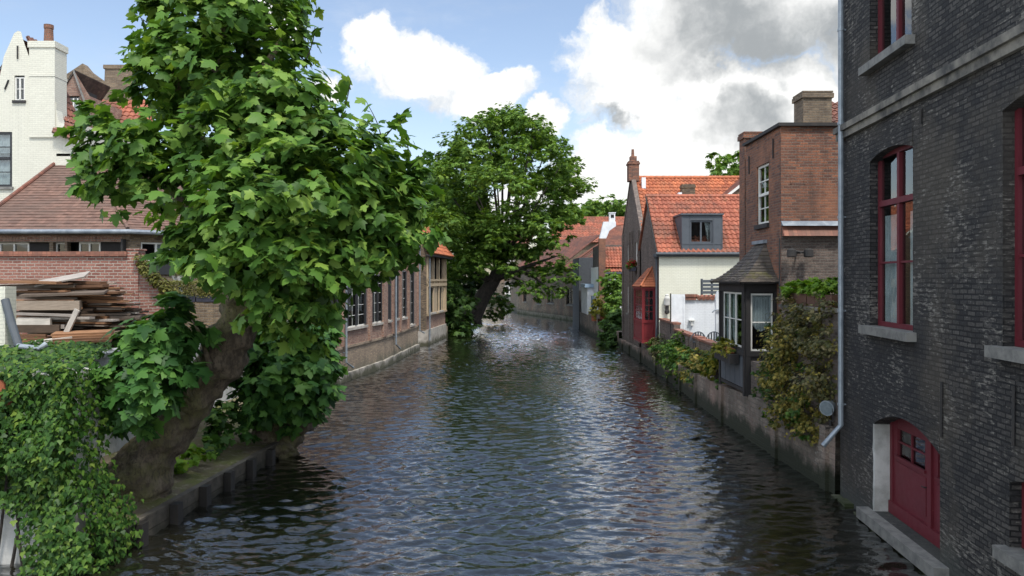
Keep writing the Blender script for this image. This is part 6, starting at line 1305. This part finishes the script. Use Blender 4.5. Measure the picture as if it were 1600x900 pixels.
    tree('maple_tree', 'smaller knotted maple leaning over the water beyond the big one', L2, 'bark', dict(name='crown', tm=MAPLE, blobs=[(Q(x, y, d), R(r, d)) for x, y, r, d in b2], per_m2=40, size=(.17, .32), mat=M['maple_low'], up=.9, rough=.34, sprig=10, droop=.5), base=Vector((-6.0, 20.4, .3)))
    # sprouts on the bank
    def sprout(label, bl, mat, per, sz):
        t = thing('sapling', label, 'plant', tuple(Vector(bl[0][0]) - Vector((0, 0, bl[0][1]))), 'young plants on the muddy bank'); s = MB(); c = Vector(bl[0][0]) - Vector((0, 0, bl[0][1]))
        for p, r in bl: limb(s, [c, Vector(p)], [.015, .006], 5, 3)
        s.build('stem', M['bark2'], t); foliage('foliage', MAPLE, bl, per, sz, M[mat], t, sprig=7, rough=.4, up=1.0)
    sprout('bright yellow green seedlings low on the bank at the big trunk foot', [(Q(290, 715, 16.4), .26), (Q(312, 706, 17), .24), (Q(275, 728, 16), .15)], 'bright_leaf', 90, (.09, .17))
    sprout('leafy sapling between the two maple trunks', [(Q(342, 665, 18.2), .34), (Q(350, 645, 18.4), .30), (Q(338, 685, 17.8), .24)], 'ivy', 70, (.12, .22))
    sprout('dark leafy sprout at the foot of the knotted maple', [(Q(385, 672, 18.9), .22), (Q(372, 665, 18.8), .18)], 'maple_low', 70, (.10, .2))
maple()

def big_tree():
    Q = PT; d0 = 68; L = [([Q(735, 500, d0), Q(742, 486, d0), Q(755, 462, d0), Q(770, 440, d0), Q(782, 415, d0 + .5), Q(788, 390, d0 + 1)], [.95, .78, .66, .58, .52, .45], .12)]
    rr = random.Random(8)
    for e in ((720, 260), (735, 215), (760, 190), (785, 178), (810, 190), (838, 200), (858, 225), (875, 260), (890, 300), (700, 300), (690, 350), (800, 240), (775, 260), (825, 270), (850, 310), (745, 300)):
        dz = rr.uniform(-4, 4); mx, my = 785 + (e[0] - 785) * .42, 395 + (e[1] - 395) * .45 + 10; L.append(([Q(784, 408, d0 + .5), Q(mx, my, d0 + .5 + dz * .4), Q(*e, d0 + .5 + dz)], [.17, .10, .03], .03))
    for m_, e in (((800, 425), (870, 400)), ((790, 430), (820, 440)), ((745, 430), (700, 420)), ((810, 420), (850, 445))): L.append(([Q(770, 440, d0), Q(*m_, d0 - 1), Q(*e, d0 - 2)], [.32, .22, .05], .03))
    # uneven crown: small tufts spread through the volume of a broad dome, denser at the rim
    tuf = []; out = [(690, 300), (700, 250), (712, 215), (735, 195), (760, 180), (790, 172), (815, 185), (840, 195), (865, 215), (885, 250), (897, 290), (895, 325)]
    r = np.random.default_rng(5)
    for (x, y) in out:
        for k in range(3): tuf.append((x + r.normal(0, 6), y + r.normal(8, 6), r.uniform(13, 20), d0 + r.normal(0, 3)))
    for k in range(195):
        a = r.uniform(0, 2 * math.pi); q = math.sqrt(r.uniform(0, 1)); x = 795 + 98 * q * math.cos(a); y = 290 + 112 * q * math.sin(a); z = d0 + r.normal(0, 1) * 5.5 * math.sqrt(max(0, 1 - q * q))
        if ((x - 800) / 38) ** 2 + ((y - 300) / 42) ** 2 < 1 and r.random() < .02: continue
        tuf.append((x, y, r.uniform(11, 19), z))
    for k in range(46): tuf.append((r.uniform(675, 790), r.uniform(330, 430), r.uniform(14, 22), d0 + r.normal(-2, 3)))
    for (x, y) in ((800, 440), (820, 448), (845, 440), (862, 430), (880, 425), (890, 435), (850, 415), (870, 405), (835, 425), (810, 425), (885, 410), (790, 425), (865, 450), (840, 455), (875, 385), (855, 375), (885, 360), (895, 345)):
        tuf.append((x + r.normal(0, 4), y + r.normal(0, 3), r.uniform(11, 16), d0 - 2.5 + r.normal(0, 1.5)))
    bl = [(Q(x, y, d), rr_ / FPX * d) for x, y, rr_, d in tuf]
    tree('broadleaf_tree', 'large round broad tree leaning over the bend of the canal', L, 'bark2', dict(name='crown', tm=SPRAY, blobs=bl, per_m2=15, size=(.20, .37), mat=M['far_leaf'], up=1.0, rough=.45, fill=.3, squash=.72, sprig=9, droop=.25), base=Vector((-3.4, 68, 1)))
    def simple(name, label, trunk, bl, mat, per=7, size=(.3, .6), group='trees behind the houses'):
        return tree(name, label, [(trunk[0], trunk[1], .05)], 'bark2', dict(name='crown', tm=SPRAY, blobs=bl, per_m2=per, size=size, mat=M[mat], up=.9, rough=.45, squash=.8, sprig=9, droop=.25), group)
    def spread(n, x0, x1, ytop, y1, d, rmin, rmax, seed, dd=3):
        r = np.random.default_rng(seed); o = []
        for k in range(n):
            x = r.uniform(x0, x1); t_ = (x - x0) / (x1 - x0); yt = np.interp(t_, np.linspace(0, 1, len(ytop)), ytop); y = yt + (y1 - yt) * r.random() ** 1.3 + 8; D = d + r.normal(0, dd); o.append((Q(x, y, D), r.uniform(rmin, rmax) / FPX * D))
        return o
    simple('broadleaf_tree', 'dark tree filling the gap behind the orange roofed timber wing', ([Q(700, 520, 76), Q(698, 450, 76), Q(695, 380, 76)], [.5, .35, .2]), spread(60, 655, 745, (255, 250, 265, 290), 500, 76, 16, 26, 1), 'dark_leaf', 6.5)
    simple('broadleaf_tree', 'shady undergrowth tree over the water beside the timber wing', ([Q(722, 530, 63), Q(724, 500, 63), Q(726, 470, 63)], [.25, .18, .1]), spread(40, 690, 730, (430, 440, 452, 470), 520, 64, 12, 18, 2, 1.6), 'dark_leaf', 9, (.25, .5), 'trees behind the houses')
    simple('bush', 'small light green bush overhanging the water under the big tree trunk', ([Q(785, 484, 78), Q(782, 470, 78), Q(780, 462, 78)], [.1, .07, .04]), spread(12, 765, 792, (455, 450, 462), 486, 78, 8, 12, 6, 1), 'far_leaf', 10, (.2, .4))['category'] = 'bush'
    for k, (x0, x1, yt, y1, d, lab) in enumerate(((895, 935, (322, 312, 310, 314), 370, 135, 'green tree behind the wide red roof, nearer the big tree'), (928, 985, (318, 306, 308, 315), 370, 140, 'green tree behind the wide red roof, nearer the gable chimney'), (1098, 1165, (262, 240, 236, 232), 320, 92, 'loose green tree rising behind the orange pantile roof'))):
        simple('broadleaf_tree', lab, ([Q((x0 + x1) / 2, 440, d), Q((x0 + x1) / 2, 380, d), Q((x0 + x1) / 2, y1 - 30, d)], [.5, .35, .2]), spread(34, x0, x1, yt, y1, d, 9 if k < 2 else 8, 15 if k < 2 else 13, 11 + k, 3), 'far_leaf' if k < 2 else 'far_leaf', 6, (.35, .7))
    # far wood closing the view
    simple('broadleaf_tree', 'dark tree behind the brick hall roof', ([Q(640, 420, 80), Q(640, 380, 80), Q(640, 350, 80)], [.5, .4, .2]), spread(30, 600, 690, (300, 280, 275, 280), 430, 84, 16, 24, 31), 'dark_leaf', 5.5)
big_tree()
